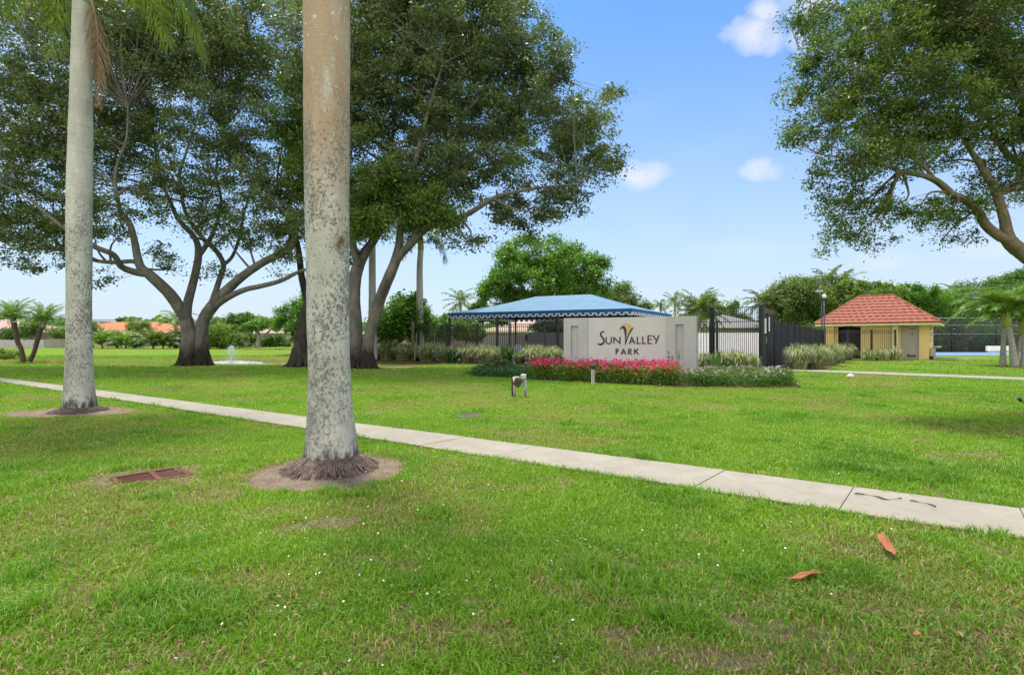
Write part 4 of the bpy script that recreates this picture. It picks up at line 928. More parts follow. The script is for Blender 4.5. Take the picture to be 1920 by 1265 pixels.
tree('oak_tree', 'small leaved tree reaching in from the right edge with mossy forked limbs', 'tree', G(2035, 770), LD, BD, 3100, 175000, .072, .38, M['leaf_oak2'], M['bark_brown'], 24, spread=.105, minz=2.6, gapn=.30, twig=.0042, rs=.80, foot=((2035, dD, .30),), frac_nodes=.14, rbase=(.03, .014))

# ------------------------------------------------------------------ garden sign
def plane_hit(px, py, p0, n):
    o = Vector((0, 0, H)); d = Vector(((px-CX)/F, 1, (CY-py)/F)); t = (p0-o).dot(n)/d.dot(n); return o+d*t
S0 = Vector((2.04, 20.0, 0)); S1 = Vector((6.40, 17.8, 0)); su = (S1-S0); SL = su.length; su.normalize(); sn = Vector((-su.y, su.x, 0))   # sn points away from camera
if sn.y < 0: sn = -sn
SM = Matrix(((su.x, sn.x, 0, S0.x), (su.y, sn.y, 0, S0.y), (0, 0, 1, 0), (0, 0, 0, 1)))
def sign_uv(px, py, depth=0.0):
    p = plane_hit(px, py, S0+sn*depth, sn); q = p-S0; return q.dot(su), p.z
sg = empty('garden_sign', tuple(S0+su*SL/2), 'grey stucco entrance sign wall lettered Sun Valley Park behind the pink flowers', 'sign')
HT = 2.30
uL, _ = sign_uv(1102, 640); uR, _ = sign_uv(1250, 640)
def pier(u0, u1, n0, n1, z0, z1):
    """pier with a recessed vertical niche"""
    b = MB(); nd = .10; f0 = -.06
    for (a, c_, e, f) in ((u0, n0, 0, HT), (n1, u1, 0, HT)): b.box(a, c_, f0, .40, e, f, SM)
    b.box(n0, n1, f0+.001, .40, 0, z0, SM); b.box(n0, n1, f0+.001, .40, z1, HT-.001, SM); b.box(n0, n1, f0+nd, .39, z0, z1, SM)
    return b
a0, zt = sign_uv(1071, 611); a1, zb = sign_uv(1085, 672)
pier(0, uL, a0, a1, zb, zt).build('pier', M['stucco'], sg)
a0, zt = sign_uv(1267, 608); a1, zb = sign_uv(1282, 674)
pier(uR, SL, a0, a1, zb, zt).build('pier', M['stucco'], sg)
_, zp = sign_uv(1170, 676)
b = MB(); b.box(uL, uR, 0.0, .32, zp, HT-.004, SM); b.build('panel', M['stucco2'], sg)
b = MB(); b.box(uL, uR, -.02, .33, 0, zp, SM); b.build('plinth', M['stucco'], sg)
# lettering: flat cut letters standing off the panel, stroke by stroke
def stroke(b, pts, w, smooth=True, dep=.012):
    """pts in photo px (x,y) or (x,y,width factor)"""
    rows = []
    for p in pts:
        u, z = sign_uv(p[0], p[1]); rows.append((u, 0, z, w*(p[2] if len(p) > 2 else 1)))
    q = catmull(rows, 6) if (smooth and len(rows) > 2) else [np.array(r, float) for r in rows]
    L_, R_ = [], []
    for i, p in enumerate(q):
        t = q[min(i+1, len(q)-1)][:3]-q[max(i-1, 0)][:3]; t /= np.linalg.norm(t)+1e-9; nn = np.array([-t[2], 0, t[0]])*max(p[3], .002)/2
        L_.append(p[:3]+nn); R_.append(p[:3]-nn)
    n = len(q); V = []
    for y in (-.004, -.004-dep):
        for r in (L_, R_):
            for p in r: V.append(SM @ Vector((p[0], y+R.uniform(-.0008, .0008), p[2])))
    Fc = []
    for i in range(n-1):
        Fc += [(2*n+i, 2*n+i+1, 3*n+i+1, 3*n+i), (i, i+1, 2*n+i+1, 2*n+i), (n+i, 3*n+i, 3*n+i+1, n+i+1)]
    Fc += [(0, 2*n, 3*n, n), (n-1, 2*n-1, 4*n-1, 3*n-1)]
    b.add(V, Fc)
def zx(x): return 1000+x/4.8
def zy(y): return 520+y/4.8
def Z(*pts): return [(zx(p[0]), zy(p[1]))+tuple(p[2:]) for p in pts]
W = .052; Wt = .043
b = MB()
stroke(b, Z((641, 494, .5), (628, 488, .9), (612, 497, 1), (606, 515, 1.1), (618, 535, 1.2), (634, 556, 1.2), (637, 578, 1.2), (622, 596, 1.3), (600, 602, 1.4), (577, 594, .5)), W)   # S
stroke(b, Z((657, 536), (657, 575), (663, 590), (680, 596), (697, 588), (702, 572), (702, 535)), Wt)                # U
stroke(b, Z((725, 596), (725, 536)), Wt, False); stroke(b, Z((725, 538), (778, 592)), Wt, False); stroke(b, Z((780, 596), (780, 534)), Wt, False)   # N
stroke(b, Z((783, 470, .35), (792, 455, 1.0), (806, 447, 1.8), (820, 455, 2.0), (828, 480, 1.7), (832, 530, 1.0), (829, 608, .4)), W)   # V left
stroke(b, Z((829, 606, .4), (845, 550, .7), (865, 500, .9), (884, 470, 1.1), (899, 449, .4)), W)   # V right
stroke(b, Z((866, 598), (888, 534)), Wt, False); stroke(b, Z((886, 534), (914, 598)), Wt, False); stroke(b, Z((873, 578), (906, 578)), Wt*.85, False)   # A
stroke(b, Z((936, 532), (936, 598)), Wt, False); stroke(b, Z((934, 594), (968, 594)), Wt*.9, False)
stroke(b, Z((985, 530), (985, 598)), Wt, False); stroke(b, Z((983, 594), (1014, 594)), Wt*.9, False)
stroke(b, Z((1033, 522), (1033, 598)), Wt, False)
for yy in (525, 558, 594): stroke(b, Z((1031, yy), (1066, yy-1)), Wt*.9, False)
stroke(b, Z((1079, 520), (1104, 562)), Wt, False); stroke(b, Z((1131, 518), (1100, 597)), Wt, False)   # Y
b.build('name_lettering', M['letter'], sg)
b = MB()
stroke(b, Z((746, 642), (746, 692)), Wt, False); stroke(b, Z((744, 645), (758, 645), (766, 654), (758, 667), (745, 668)), Wt*.9)   # P
stroke(b, Z((793, 692), (813, 642)), Wt, False); stroke(b, Z((811, 642), (833, 692)), Wt, False); stroke(b, Z((799, 676), (827, 676)), Wt*.8, False)
stroke(b, Z((858, 642), (858, 692)), Wt, False); stroke(b, Z((856, 645), (872, 645), (880, 654), (872, 666), (857, 668)), Wt*.9); stroke(b, Z((866, 667), (885, 692)), Wt, False)
stroke(b, Z((912, 642), (912, 692)), Wt, False); stroke(b, Z((944, 642), (914, 668)), Wt, False); stroke(b, Z((920, 662), (949, 692)), Wt, False)
b.build('park_lettering', M['letter'], sg)
b = MB(); stroke(b, Z((797, 437, .3), (815, 424, .9), (840, 424, 2.0), (860, 440, 3.2), (866, 462, 3.0), (858, 485, 2.0), (852, 505, .6)), W, dep=.008)
b.build('gold_emblem', M['gold'], sg)

# ------------------------------------------------------------------ flower beds
def flower_mass(name, label, cat, fn_xy, n_cl, nleaf, nfl, hfun, lm, petals, seed, lsize=.07, fsize=.045, cl=.16, top=.75, extra=None):
    """mounded bedding plants: foliage mesh with petal heads as parts"""
    g = np.random.default_rng(seed); xy = fn_xy(g, n_cl); hc = hfun(xy[:, 0], xy[:, 1], g)
    c0 = xy.mean(0); root = empty(name, (c0[0], c0[1], 0), label, cat); root['kind'] = 'stuff'
    k = g.integers(0, len(xy), nleaf)
    pos = np.stack([xy[k, 0]+g.normal(0, cl, nleaf), xy[k, 1]+g.normal(0, cl, nleaf), hc[k]*g.uniform(.08, 1, nleaf)], 1)
    leaf_mesh('foliage', leaves_np(pos, lsize, .42, g, up=.3), .5*g.random(len(xy))[k]+.5*g.random(nleaf), lm, root)
    b = MB()
    for i in range(0, len(xy), 2):
        for _ in range(2):
            q = (xy[i, 0]+g.normal()*.05, xy[i, 1]+g.normal()*.05)
            b.tube([(q[0], q[1], 0), (q[0]+g.normal()*.05, q[1]+g.normal()*.05, hc[i]*.9)], [.006, .003], n=3, cap=False)
    b.build('stems', M['agave'], root)
    for (pm, frac, zr, sc, nm) in petals:
        m = int(nfl*frac); kk = g.integers(0, len(xy), m); pos = np.stack([xy[kk, 0]+g.normal(0, cl, m), xy[kk, 1]+g.normal(0, cl, m), hc[kk]*g.uniform(zr[0], zr[1], m)], 1)
        P5 = np.repeat(pos, 6, 0)+g.normal(0, fsize*.42, (m*6, 3))
        leaf_mesh(nm, leaves_np(P5, fsize*sc, .8, g, up=.9, fold=.05), np.repeat(g.random(m), 6), pm, root)
    return root
def bez_strip(pn, pf):
    """points between a near edge and far edge polyline given in photo px at ground level"""
    near = [G(*p) for p in pn]; far = [G(*p) for p in pf]
    def f(g, n):
        t = g.random(n)*(len(near)-1); i = np.minimum(t.astype(int), len(near)-2); fr = t-i; s = g.random(n)
        N_ = np.array([[p.x, p.y] for p in near]); F_ = np.array([[p.x, p.y] for p in far])
        a = N_[i]*(1-fr)[:, None]+N_[i+1]*fr[:, None]; c = F_[i]*(1-fr)[:, None]+F_[i+1]*fr[:, None]
        return a*(1-s)[:, None]+c*s[:, None]
    return f
flower_mass('flower_bed', 'bed of pink and coral bedding flowers in front of the sign wall', 'flower bed', bez_strip([(1004, 712), (1070, 715), (1150, 718), (1210, 722), (1262, 724)], [(1004, 702), (1070, 703), (1150, 707), (1210, 710), (1262, 714)]),
            330, 42000, 1500, lambda x, y, g: .38+.30*fnoise(x*3, y*3, 1.1)+.12*g.random(len(x)), M['leaf_bright'],
            [(M['petal_pink'], 1.1, (.88, 1.16), 1.35, 'pink_flowers'), (M['petal_red'], .75, (.45, .98), 1.15, 'coral_flowers')], 31)
flower_mass('flower_bed', 'low green bed with faded pale pink flowers right of the sign', 'flower bed', bez_strip([(1292, 724), (1350, 726), (1420, 726), (1478, 725)], [(1300, 708), (1350, 708), (1420, 709), (1470, 712)]),
            260, 36000, 520, lambda x, y, g: .36+.12*g.random(len(x)), M['leaf_mid'], [(M['petal_pale'], 1, (.7, 1.12), .9, 'pale_flowers')], 32)
flower_mass('ground_cover', 'low dark green ground cover spreading left of the pink flowers', 'ground cover', bez_strip([(893, 705), (940, 707), (1000, 710)], [(900, 697), (945, 695), (1005, 700)]),
            160, 22000, 60, lambda x, y, g: .26+.12*g.random(len(x)), M['agave'], [(M['petal_pale'], 1, (.9, 1.05), .7, 'pale_flowers')], 33)
bush('shrub', 'small grey green shrub in the bed behind the ground cover', 'shrub', [(935, 684, 21.5, 26, 10, .4)], 2600, .08, .45, M['leaf_dark'], 34, clumps=30)

def tall_stems(px, label, hts, seed):
    g = np.random.default_rng(seed); c = G(px, 717); root = empty('tall_weed', (c.x, c.y, 0), label, 'weed'); b = MB(); V = []
    for (dx, h) in hts:
        b.tube([(c.x+dx, c.y, 0), (c.x+dx+.02, c.y, h*.6), (c.x+dx*1.1+.03, c.y, h)], [.008, .006, .003], n=4, cap=False)
        n = 46; z = g.uniform(.35, 1.0, n)*h; p = np.stack([c.x+dx+.02+g.normal(0, .03, n), c.y+g.normal(0, .03, n), z], 1); V.append(leaves_np(p, .075, .35, g, up=.2))
    b.build('stem', M['agave'], root); V = np.concatenate(V); leaf_mesh('foliage', V, g.random(len(V)), M['agave'], root)
tall_stems(1256, 'pair of thin leafy stalks rising in front of the right sign pier', [(-.07, 1.12), (.06, .92)], 2)
tall_stems(1270, 'single taller leafy stalk beside the niche of the right sign pier', [(.02, 1.10)], 3)

# ------------------------------------------------------------------ ornamental grasses and strap plants
def orn_grass(px, py, wpx, hpx, label, seed, lm=None, n=900, group=None, name='ornamental_grass', w=.014, cat='ornamental grass', d=None):
    g = np.random.default_rng(seed); c = G(px, py) if d is None else Vector(((px-CX)/F*d, d, 0)); dd = c.y
    hh = hpx/F*dd*.93; rr = wpx/F*dd*.5
    root = empty(name, (c.x, c.y, 0), label, cat, group)
    az = g.uniform(0, 2*np.pi, n); L = hh*g.uniform(.45, 1.25, n); out_ = g.uniform(.05, 1.0, n)*rr*.95
    a2 = az+g.normal(0, .8, n); q_ = g.random(n)**.5; bx = c.x+np.cos(a2)*rr*.5*q_; by = c.y+np.sin(a2)*rr*.5*q_
    V = np.empty((n, 7, 3)); dx, dy = np.cos(az), np.sin(az); sx, sy = -dy*w/2, dx*w/2
    for i, (t, zz) in enumerate(((0, 0), (.45, .62), (.8, .98))):
        f = t**1.5
        X = bx+dx*out_*f; Y = by+dy*out_*f; Zz = L*zz*(1-.25*(out_/rr)*t)
        V[:, 2*i] = np.stack([X-sx, Y-sy, Zz], 1); V[:, 2*i+1] = np.stack([X+sx, Y+sy, Zz], 1)
    V[:, 6] = np.stack([bx+dx*out_*1.1, by+dy*out_*1.1, L*(1.08-.62*(out_/rr)**1.5)], 1); V[:, 6, 2] = np.maximum(V[:, 6, 2], .03)
    base = np.arange(n)*7
    loops = np.stack([base, base+1, base+3, base+2, base+2, base+3, base+5, base+4, base+4, base+5, base+6], 1).ravel()
    starts = np.stack([np.arange(n)*11, np.arange(n)*11+4, np.arange(n)*11+8], 1).ravel()
    me = mesh_np('blades', V.reshape(-1, 3), loops, starts, False, {'rnd': np.repeat(g.random(n), 7)})
    link('blades', me, lm or M['orn'], root); root['kind'] = 'thing'; return root
GG = 'variegated grass clumps along the pool fence'
row = [(728, 676, 52, 36, 'leftmost clump, beside the leaning pale tree stem'), (757, 677, 50, 32, 'second clump from the left, by the wooden post'), (803, 678, 56, 33, 'in front of the left end of the pool fence'), (835, 679, 50, 28, 'just left of the green strap leaved plant'),
       (878, 680, 54, 30, 'filling the gap beside the green strap leaved plant'), (903, 680.5, 60, 32, 'in front of the middle of the pool fence'), (925, 681, 50, 29, 'right of the fence middle, touching its neighbour'), (1003, 683.5, 56, 34, 'taller clump near the left side of the sign'), (1034, 684.5, 56, 32, 'touching the left edge of the sign')]
for i, (x, y, w_, h_, l) in enumerate(row):
    orn_grass(x, y, w_, h_, 'cream striped grass clump '+l, 40+i, group=GG, n=1500, w=.018)
orn_grass(850, 680.5, 34, 24, 'dark green strap leaved plant low in front of the pool fence', 60, lm=M['agave'], n=140, name='strap_leaf_plant', w=.06, cat='plant')
orn_grass(950, 682, 36, 34, 'tall dark green strap leaved plant before the canopy post', 61, lm=M['agave'], n=120, name='strap_leaf_plant', w=.07, cat='plant')
orn_grass(975, 683, 30, 22, 'small plant with dark leaves between two grass clumps left of the sign', 62, lm=M['leaf_dark'], n=160, name='strap_leaf_plant', w=.05, cat='plant')
GR = 'variegated grass clumps by the gate'
for i, (x, y, w_, h_, l) in enumerate([(1322, 700, 34, 36, 'close against the right end of the sign'), (1352, 698, 40, 36, 'behind the big upright leaf, before the tall pickets'), (1382, 698, 44, 38, 'in front of the middle of the tall picket panel'), (1408, 697, 34, 30, 'at the foot of the gate post')]):
    orn_grass(x, y, w_, h_, 'cream striped grass clump '+l, 70+i, group=GR, n=900, w=.018)
def big_leaves(px, py, label, specs, seed):
    g = np.random.default_rng(seed); c = G(px, py); root = empty('broad_leaf_plant', (c.x, c.y, 0), label, 'plant')
    for (dx, h, w_, az, lean) in specs:
        b = MB(); n = 9; V = []
        for i in range(n):
            t = i/(n-1); ww = w_*math.sin(math.pi*min(.97, .06+t*.93))**.8/2*(1 if t < .98 else .2)
            x = c.x+dx+lean*t*t*h; y = c.y-.05-abs(lean)*.2*t; z = h*(t if abs(lean) < .6 else math.sin(t*1.3)/1.0)
            V += [(x-ww*math.cos(az), y-ww*math.sin(az)-.04*ww/w_, z), (x, y+.03, z), (x+ww*math.cos(az), y+ww*math.sin(az)-.04*ww/w_, z)]
        b.add(V, [(3*i+k, 3*i+k+1, 3*i+k+4, 3*i+k+3) for i in range(n-1) for k in (0, 1)], True)
        b.build('leaf', M['agave_plain'], root)
M['agave_plain'] = mat('broad_leaf_green', [(.3, (.05, .14, .025)), (.7, (.09, .21, .04))], scale=8, rough=.45, stretch=(4, 4, 1))
big_leaves(1345, 705, 'bright green upright broad leaved plant right of the sign', [(-.18, .95, .22, .2, .0), (-.05, .98, .26, -.3, .1), (.1, .8, .2, .6, .35), (-.25, .7, .18, .1, -.4), (.2, .6, .2, 0, .8)], 5)
big_leaves(1388, 706, 'broad leaved plant with long arching leaves before the gate', [(.0, .75, .16, .4, .2), (.15, .85, .12, .2, .8), (-.2, .8, .14, 0, -.7), (.25, .5, .16, 0, 1.0), (-.3, .35, .14, .3, -.9)], 6)
GP = 'pale grass clumps along the dark screened fence'
for i, (x, y, w_, h_, l) in enumerate([(1497, 693, 50, 44, 'nearest and palest, at the corner by the path'), (1530, 692, 52, 42, 'second from the gate, leaning over the path'), (1556, 685, 44, 36, 'third from the gate'), (1572, 680, 40, 32, 'fourth from the gate'), (1587, 674, 34, 28, 'farthest, ending beside the small fence')]):
    orn_grass(x, y, w_, h_, 'pale striped grass clump '+l, 80+i, group=GP, n=1900, w=.016)
GB = 'shrubs in front of the yellow building'
for i, (x, w_, h_, l) in enumerate([(1628, 26, 20, 'left of the three beside the yellow building'), (1650, 26, 22, 'middle of the three under the yellow wall'), (1677, 24, 24, 'right of the three, next to the grey door')]):
    orn_grass(x, 0, w_, h_, 'small striped grass clump '+l, 90+i, group=GB, n=300, w=.03, d=34.3)

# ------------------------------------------------------------------ pool fence, gate, screened fence
def fence_run(a, b_, h0, h1, root, spacing=.125, posts=True, npan=6, post_s=.09, pick=.026, rails=(.12, -.16), top=True, z0=.06, cap=True):
    d = (b_-a); L_ = d.length; d.normalize(); nrm = Vector((-d.y, d.x, 0)); ang = math.atan2(d.y, d.x)
    for k in range(npan):
        s0, s1 = L_*k/npan, L_*(k+1)/npan; bb = MB(); n = max(2, int((s1-s0-post_s)/spacing))
        hh = lambda s: h0+(h1-h0)*s/L_
        for i in range(n):
            s = s0+post_s/2+(i+.5)*(s1-s0-post_s)/n; p = a+d*s; Mx = Matrix.Translation(p) @ Matrix.Rotation(ang, 4, 'Z')
            bb.box(-pick/2, pick/2, -pick/2, pick/2, z0, hh(s)-.02, Mx)
        m_ = (s0+s1)/2; Mx = Matrix.Translation(a+d*m_) @ Matrix.Rotation(ang, 4, 'Z'); hl = (s1-s0)/2-post_s/2
        for rz_ in rails:
            zz = rz_ if rz_ > 0 else hh(m_)+rz_
            bb.box(-hl, hl, -.02, .02, zz-.018, zz+.018, Mx)
        if top: bb.box(-hl, hl, -.021, .021, hh(m_)-.035, hh(m_), Mx)
        bb.build('picket_panel', M['black'], root)
    if posts:
        for k in range(npan+1):
            s = L_*k/npan; p = a+d*s; Mx = Matrix.Translation(p) @ Matrix.Rotation(ang, 4, 'Z'); bb = MB()
            zz = h0+(h1-h0)*s/L_
            bb.box(-post_s/2, post_s/2, -post_s/2, post_s/2, 0, zz+.03, Mx)
            if cap: bb.box(-post_s*.62, post_s*.62, -post_s*.62, post_s*.62, zz+.03, zz+.055, Mx)
            bb.build('post', M['black'], root)
rt = empty('picket_fence', tuple(FENCE_A), 'long black metal picket fence round the pool, left of the tall gate panel', 'fence')
fence_run(FENCE_A, FENCE_B, 2.37, 2.33, rt, npan=8)
rt = empty('picket_fence', (-6.23, 34.2, 0), 'black picket fence returning away from the left corner of the pool', 'fence')
fence_run(FENCE_A+Vector((.02, .1, 0)), Vector((-7.3, 46, 0)), 2.37, 2.37, rt, npan=5, spacing=.14)
ga, gb = Vector((10.15, 26.0, 0)), Vector((11.66, 23.9, 0)); gcn = Vector((13.55, 26.5, 0))
rt = empty('picket_fence', tuple((ga+gb)/2), 'extra tall black picket panel between heavy square posts beside the gate', 'fence')
fence_run(ga, gb, 3.02, 3.02, rt, npan=1, spacing=.10, post_s=.17, pick=.02, rails=(.15, -.7))
gt = empty('pool_gate', tuple((gb+gcn)/2), 'dark metal pool gate with white notices and a pull handle', 'gate')
d_ = (gcn-gb); GL = d_.length; d_.normalize(); GM = Matrix.Translation(gb) @ Matrix.Rotation(math.atan2(d_.y, d_.x), 4, 'Z')
b = MB(); b.box(.14, .24, -.06, .06, 0, 3.06, GM); b.box(1.38, 1.46, -.05, .05, 0, 2.9, GM); b.box(GL-.1, GL, -.06, .06, 0, 2.95, GM); b.box(.24, GL-.1, -.05, .05, 2.72, 2.95, GM); b.build('gate_frame', M['black'], gt)
b = MB(); b.box(.25, 1.37, -.02, .02, .06, 2.70, GM); b.box(.25, .31, -.035, .035, .05, 2.71, GM); b.box(1.31, 1.37, -.035, .035, .05, 2.71, GM); b.box(.31, 1.31, -.035, .035, 1.25, 1.35, GM)
gd = b.build('gate_door', M['blackcloth'], gt)
b = MB(); b.tube([GM @ Vector((.42, -.03, 1.25)), GM @ Vector((.42, -.13, 1.28)), GM @ Vector((.42, -.14, 1.55)), GM @ Vector((.42, -.03, 1.6))], .014, n=6); b.build('handle', M['galv'], gt)
b = MB(); b.box(1.47, GL-.11, -.02, .02, .06, 2.70, GM); b.build('side_panel', M['blackcloth'], gt)
b = MB(); b.box(.50, .95, -.036, -.024, 1.75, 2.45, GM)
nb = b.build('notice', M['white'], gt)
b = MB(); b.box(1.58, 1.86, -.036, -.024, 1.85, 2.55, GM); b.build('notice', M['white'], gt)
b = MB()
for i in range(7): b.box(.55, .90-(i % 3)*.06, -.040, -.0365, 2.36-i*.08, 2.38-i*.08, GM)
b.build('notice_text', M['letter'], gt); b = MB()
for i in range(6): b.box(1.62, 1.82-(i % 2)*.05, -.040, -.0365, 2.46-i*.09, 2.475-i*.09, GM)
b.build('notice_text', M['letter'], gt)
# screened fence
sf = empty('screened_fence', (17, 30, 0), 'tall fence clad in dark screening running back from the gate', 'fence')
sa, sb = Vector((13.62, 26.55, 0)), Vector((21.3, 35.0, 0)); sd = sb-sa; sl = sd.length; sd.normalize(); SA_ = math.atan2(sd.y, sd.x); NS = 9
for k in range(NS):
    s0, s1 = sl*k/NS+.03, sl*(k+1)/NS-.03; m_ = (s0+s1)/2; hh = 2.36-.34*m_/sl; Mx = Matrix.Translation(sa+sd*m_) @ Matrix.Rotation(SA_, 4, 'Z'); hl = (s1-s0)/2
    b = MB(); nseg = 6; V = []
    for i in range(nseg+1):
        x = -hl+2*hl*i/nseg; oy = .012*math.sin(i*1.9+k)
        V += [(x, -.02+oy, .06), (x, -.02+oy, hh), (x, -.008+oy, .06), (x, -.008+oy, hh)]
    b.add([Mx @ Vector(v) for v in V], [(4*i, 4*i+4, 4*i+5, 4*i+1) for i in range(nseg)]+[(4*i+2, 4*i+3, 4*i+7, 4*i+6) for i in range(nseg)]+[(4*i+1, 4*i+5, 4*i+7, 4*i+3) for i in range(nseg)])
    b.build('screen_panel', M['blackcloth'], sf)
for k in range(NS+1):
    s = sl*k/NS; hh = 2.40-.34*s/sl; Mx = Matrix.Translation(sa+sd*s) @ Matrix.Rotation(SA_, 4, 'Z'); b = MB(); b.box(-.03, .03, -.045, .03, 0, hh, Mx); b.build('post', M['black'], sf)
b = MB(); b.tube([sa+Vector((0, 0, 2.385)), sb+Vector((0, 0, 2.045))], .022, n=6); b.build('top_rail', M['black'], sf)
rt = empty('picket_fence', (24, 35, 0), 'low black picket fence in front of the yellow building', 'fence')
fence_run(Vector((21.35, 35.05, 0)), Vector((26.25, 35.05, 0)), 2.04, 2.04, rt, npan=3, spacing=.125, pick=.018)

# ------------------------------------------------------------------ pool canopy
cn = Vector((6.68, 28.5, 0)); cu = Vector((-.889, .458, 0)).normalized(); cv = Vector((.52, .855, 0)).normalized(); CLn, CWd = 12.3, 8.7
CMx = Matrix(((cu.x, cv.x, 0, cn.x), (cu.y, cv.y, 0, cn.y), (0, 0, 1, 0), (0, 0, 0, 1)))
cp = empty('pool_canopy', tuple(cn+cu*CLn/2+cv*CWd/2), 'blue fabric shade canopy with scalloped white edged valance over the pool deck', 'canopy')
EZ, RZ = 3.17, 4.42
b = MB(); ov = .0; A_ = [(0, 0), (CLn, 0), (CLn, CWd), (0, CWd)]; r0, r1 = (CWd/2*.95, CWd/2), (CLn-CWd/2*.95, CWd/2)
def cloth(b, q0, q1, q2, q3, n=10, m=6):
    """bilinear patch with slight sag"""
    V = []
    for i in range(n+1):
        for j in range(m+1):
            s, t = i/n, j/m; p = (Vector(q0)*(1-s)+Vector(q1)*s)*(1-t)+(Vector(q3)*(1-s)+Vector(q2)*s)*t
            p.z -= .10*math.sin(math.pi*t)*(.7+.3*math.cos(s*math.pi*6)); V.append(CMx @ p)
    b.add(V, [(i*(m+1)+j, (i+1)*(m+1)+j, (i+1)*(m+1)+j+1, i*(m+1)+j+1) for i in range(n) for j in range(m)], True)
cloth(b, (0, 0, EZ), (CLn, 0, EZ), (*r1, RZ), (*r0, RZ), 18)
cloth(b, (CLn, CWd, EZ), (0, CWd, EZ), (*r0, RZ), (*r1, RZ), 18)
cloth(b, (0, CWd, EZ), (0, 0, EZ), (*r0, RZ), (*r0, RZ), 10); cloth(b, (CLn, 0, EZ), (CLn, CWd, EZ), (*r1, RZ), (*r1, RZ), 10)
b.build('canopy_cloth', M['canvas'], cp)
M['canvas_dk'] = mat('blue_valance_canvas', [(0.3, (.018, .085, .23)), (.7, (.026, .11, .28))], scale=2, rough=.8)
def valance(p, q, n):
    bb = MB(); wb_ = MB(); p = Vector(p); q = Vector(q); d = (q-p)/n; z1 = EZ+.005
    nrm = Vector((d.y, -d.x, 0)).normalized()*.012
    for i in range(n):
        a = p+d*i; segs = [(0, .5, .34), (.5, 1, .22)]
        for (s0, s1, dr) in segs:
            P0, P1 = a+d*s0, a+d*s1
            V = [P0+nrm, P1+nrm, P1-nrm, P0-nrm]
            bb.add([CMx @ Vector((v.x, v.y, EZ-dr)) for v in V]+[CMx @ Vector((v.x, v.y, z1)) for v in V], [(0, 1, 2, 3), (4, 7, 6, 5), (0, 4, 5, 1), (1, 5, 6, 2), (2, 6, 7, 3), (3, 7, 4, 0)])
            V = [P0+nrm*1.6, P1+nrm*1.6, P1-nrm*1.6, P0-nrm*1.6]
            wb_.add([CMx @ Vector((v.x, v.y, EZ-dr-.02)) for v in V]+[CMx @ Vector((v.x, v.y, EZ-dr+.025)) for v in V], [(0, 1, 2, 3), (4, 7, 6, 5), (0, 4, 5, 1), (1, 5, 6, 2), (2, 6, 7, 3), (3, 7, 4, 0)])
        for s in (0, .5):
            P0 = a+d*s; e = d.normalized()*.018
            V = [P0-e+nrm*1.7, P0+e+nrm*1.7, P0+e-nrm*1.7, P0-e-nrm*1.7]
            wb_.add([CMx @ Vector((v.x, v.y, EZ-.355)) for v in V]+[CMx @ Vector((v.x, v.y, EZ-.20)) for v in V], [(0, 1, 2, 3), (4, 7, 6, 5), (0, 4, 5, 1), (1, 5, 6, 2), (2, 6, 7, 3), (3, 7, 4, 0)])
    v_ = bb.build('valance', M['canvas_dk'], cp); w_ = wb_.build('white_trim', M['white'], cp)
valance((0, 0, 0), (CLn, 0, 0), 27); valance((0, CWd, 0), (0, 0, 0), 17); valance((CLn, 0, 0), (CLn, CWd, 0), 17); valance((CLn, CWd, 0), (0, CWd, 0), 27)
for (x, y) in ((.06, .06), (CLn*.36, .06), (CLn*.70, .06), (CLn-.06, .06), (.06, CWd-.06), (CLn*.36, CWd-.06), (CLn*.70, CWd-.06), (CLn-.06, CWd-.06)):
    b = MB(); b.box(x-.055, x+.055, y-.055, y+.055, 0, EZ-.06, CMx); b.build('post', M['black'], cp)
b = MB()
for y in (.06, CWd-.06): b.tube([CMx @ Vector((.1, y, EZ-.10)), CMx @ Vector((CLn-.1, y, EZ-.10))], .05, n=6)
for x in (.06, CLn*.36, CLn*.7, CLn-.06): b.tube([CMx @ Vector((x, .1, EZ-.10)), CMx @ Vector((x, CWd-.1, EZ-.10))], .04, n=6)
b.tube([CMx @ Vector((*r0, RZ-.06)), CMx @ Vector((*r1, RZ-.06))], .04, n=6)
for (x, y, r_) in ((.1, .1, r0), (.1, CWd-.1, r0), (CLn-.1, .1, r1), (CLn-.1, CWd-.1, r1)): b.tube([CMx @ Vector((x, y, EZ-.12)), CMx @ Vector((r_[0], r_[1], RZ-.16))], .03, n=6)
b.build('roof_frame', M['black'], cp)

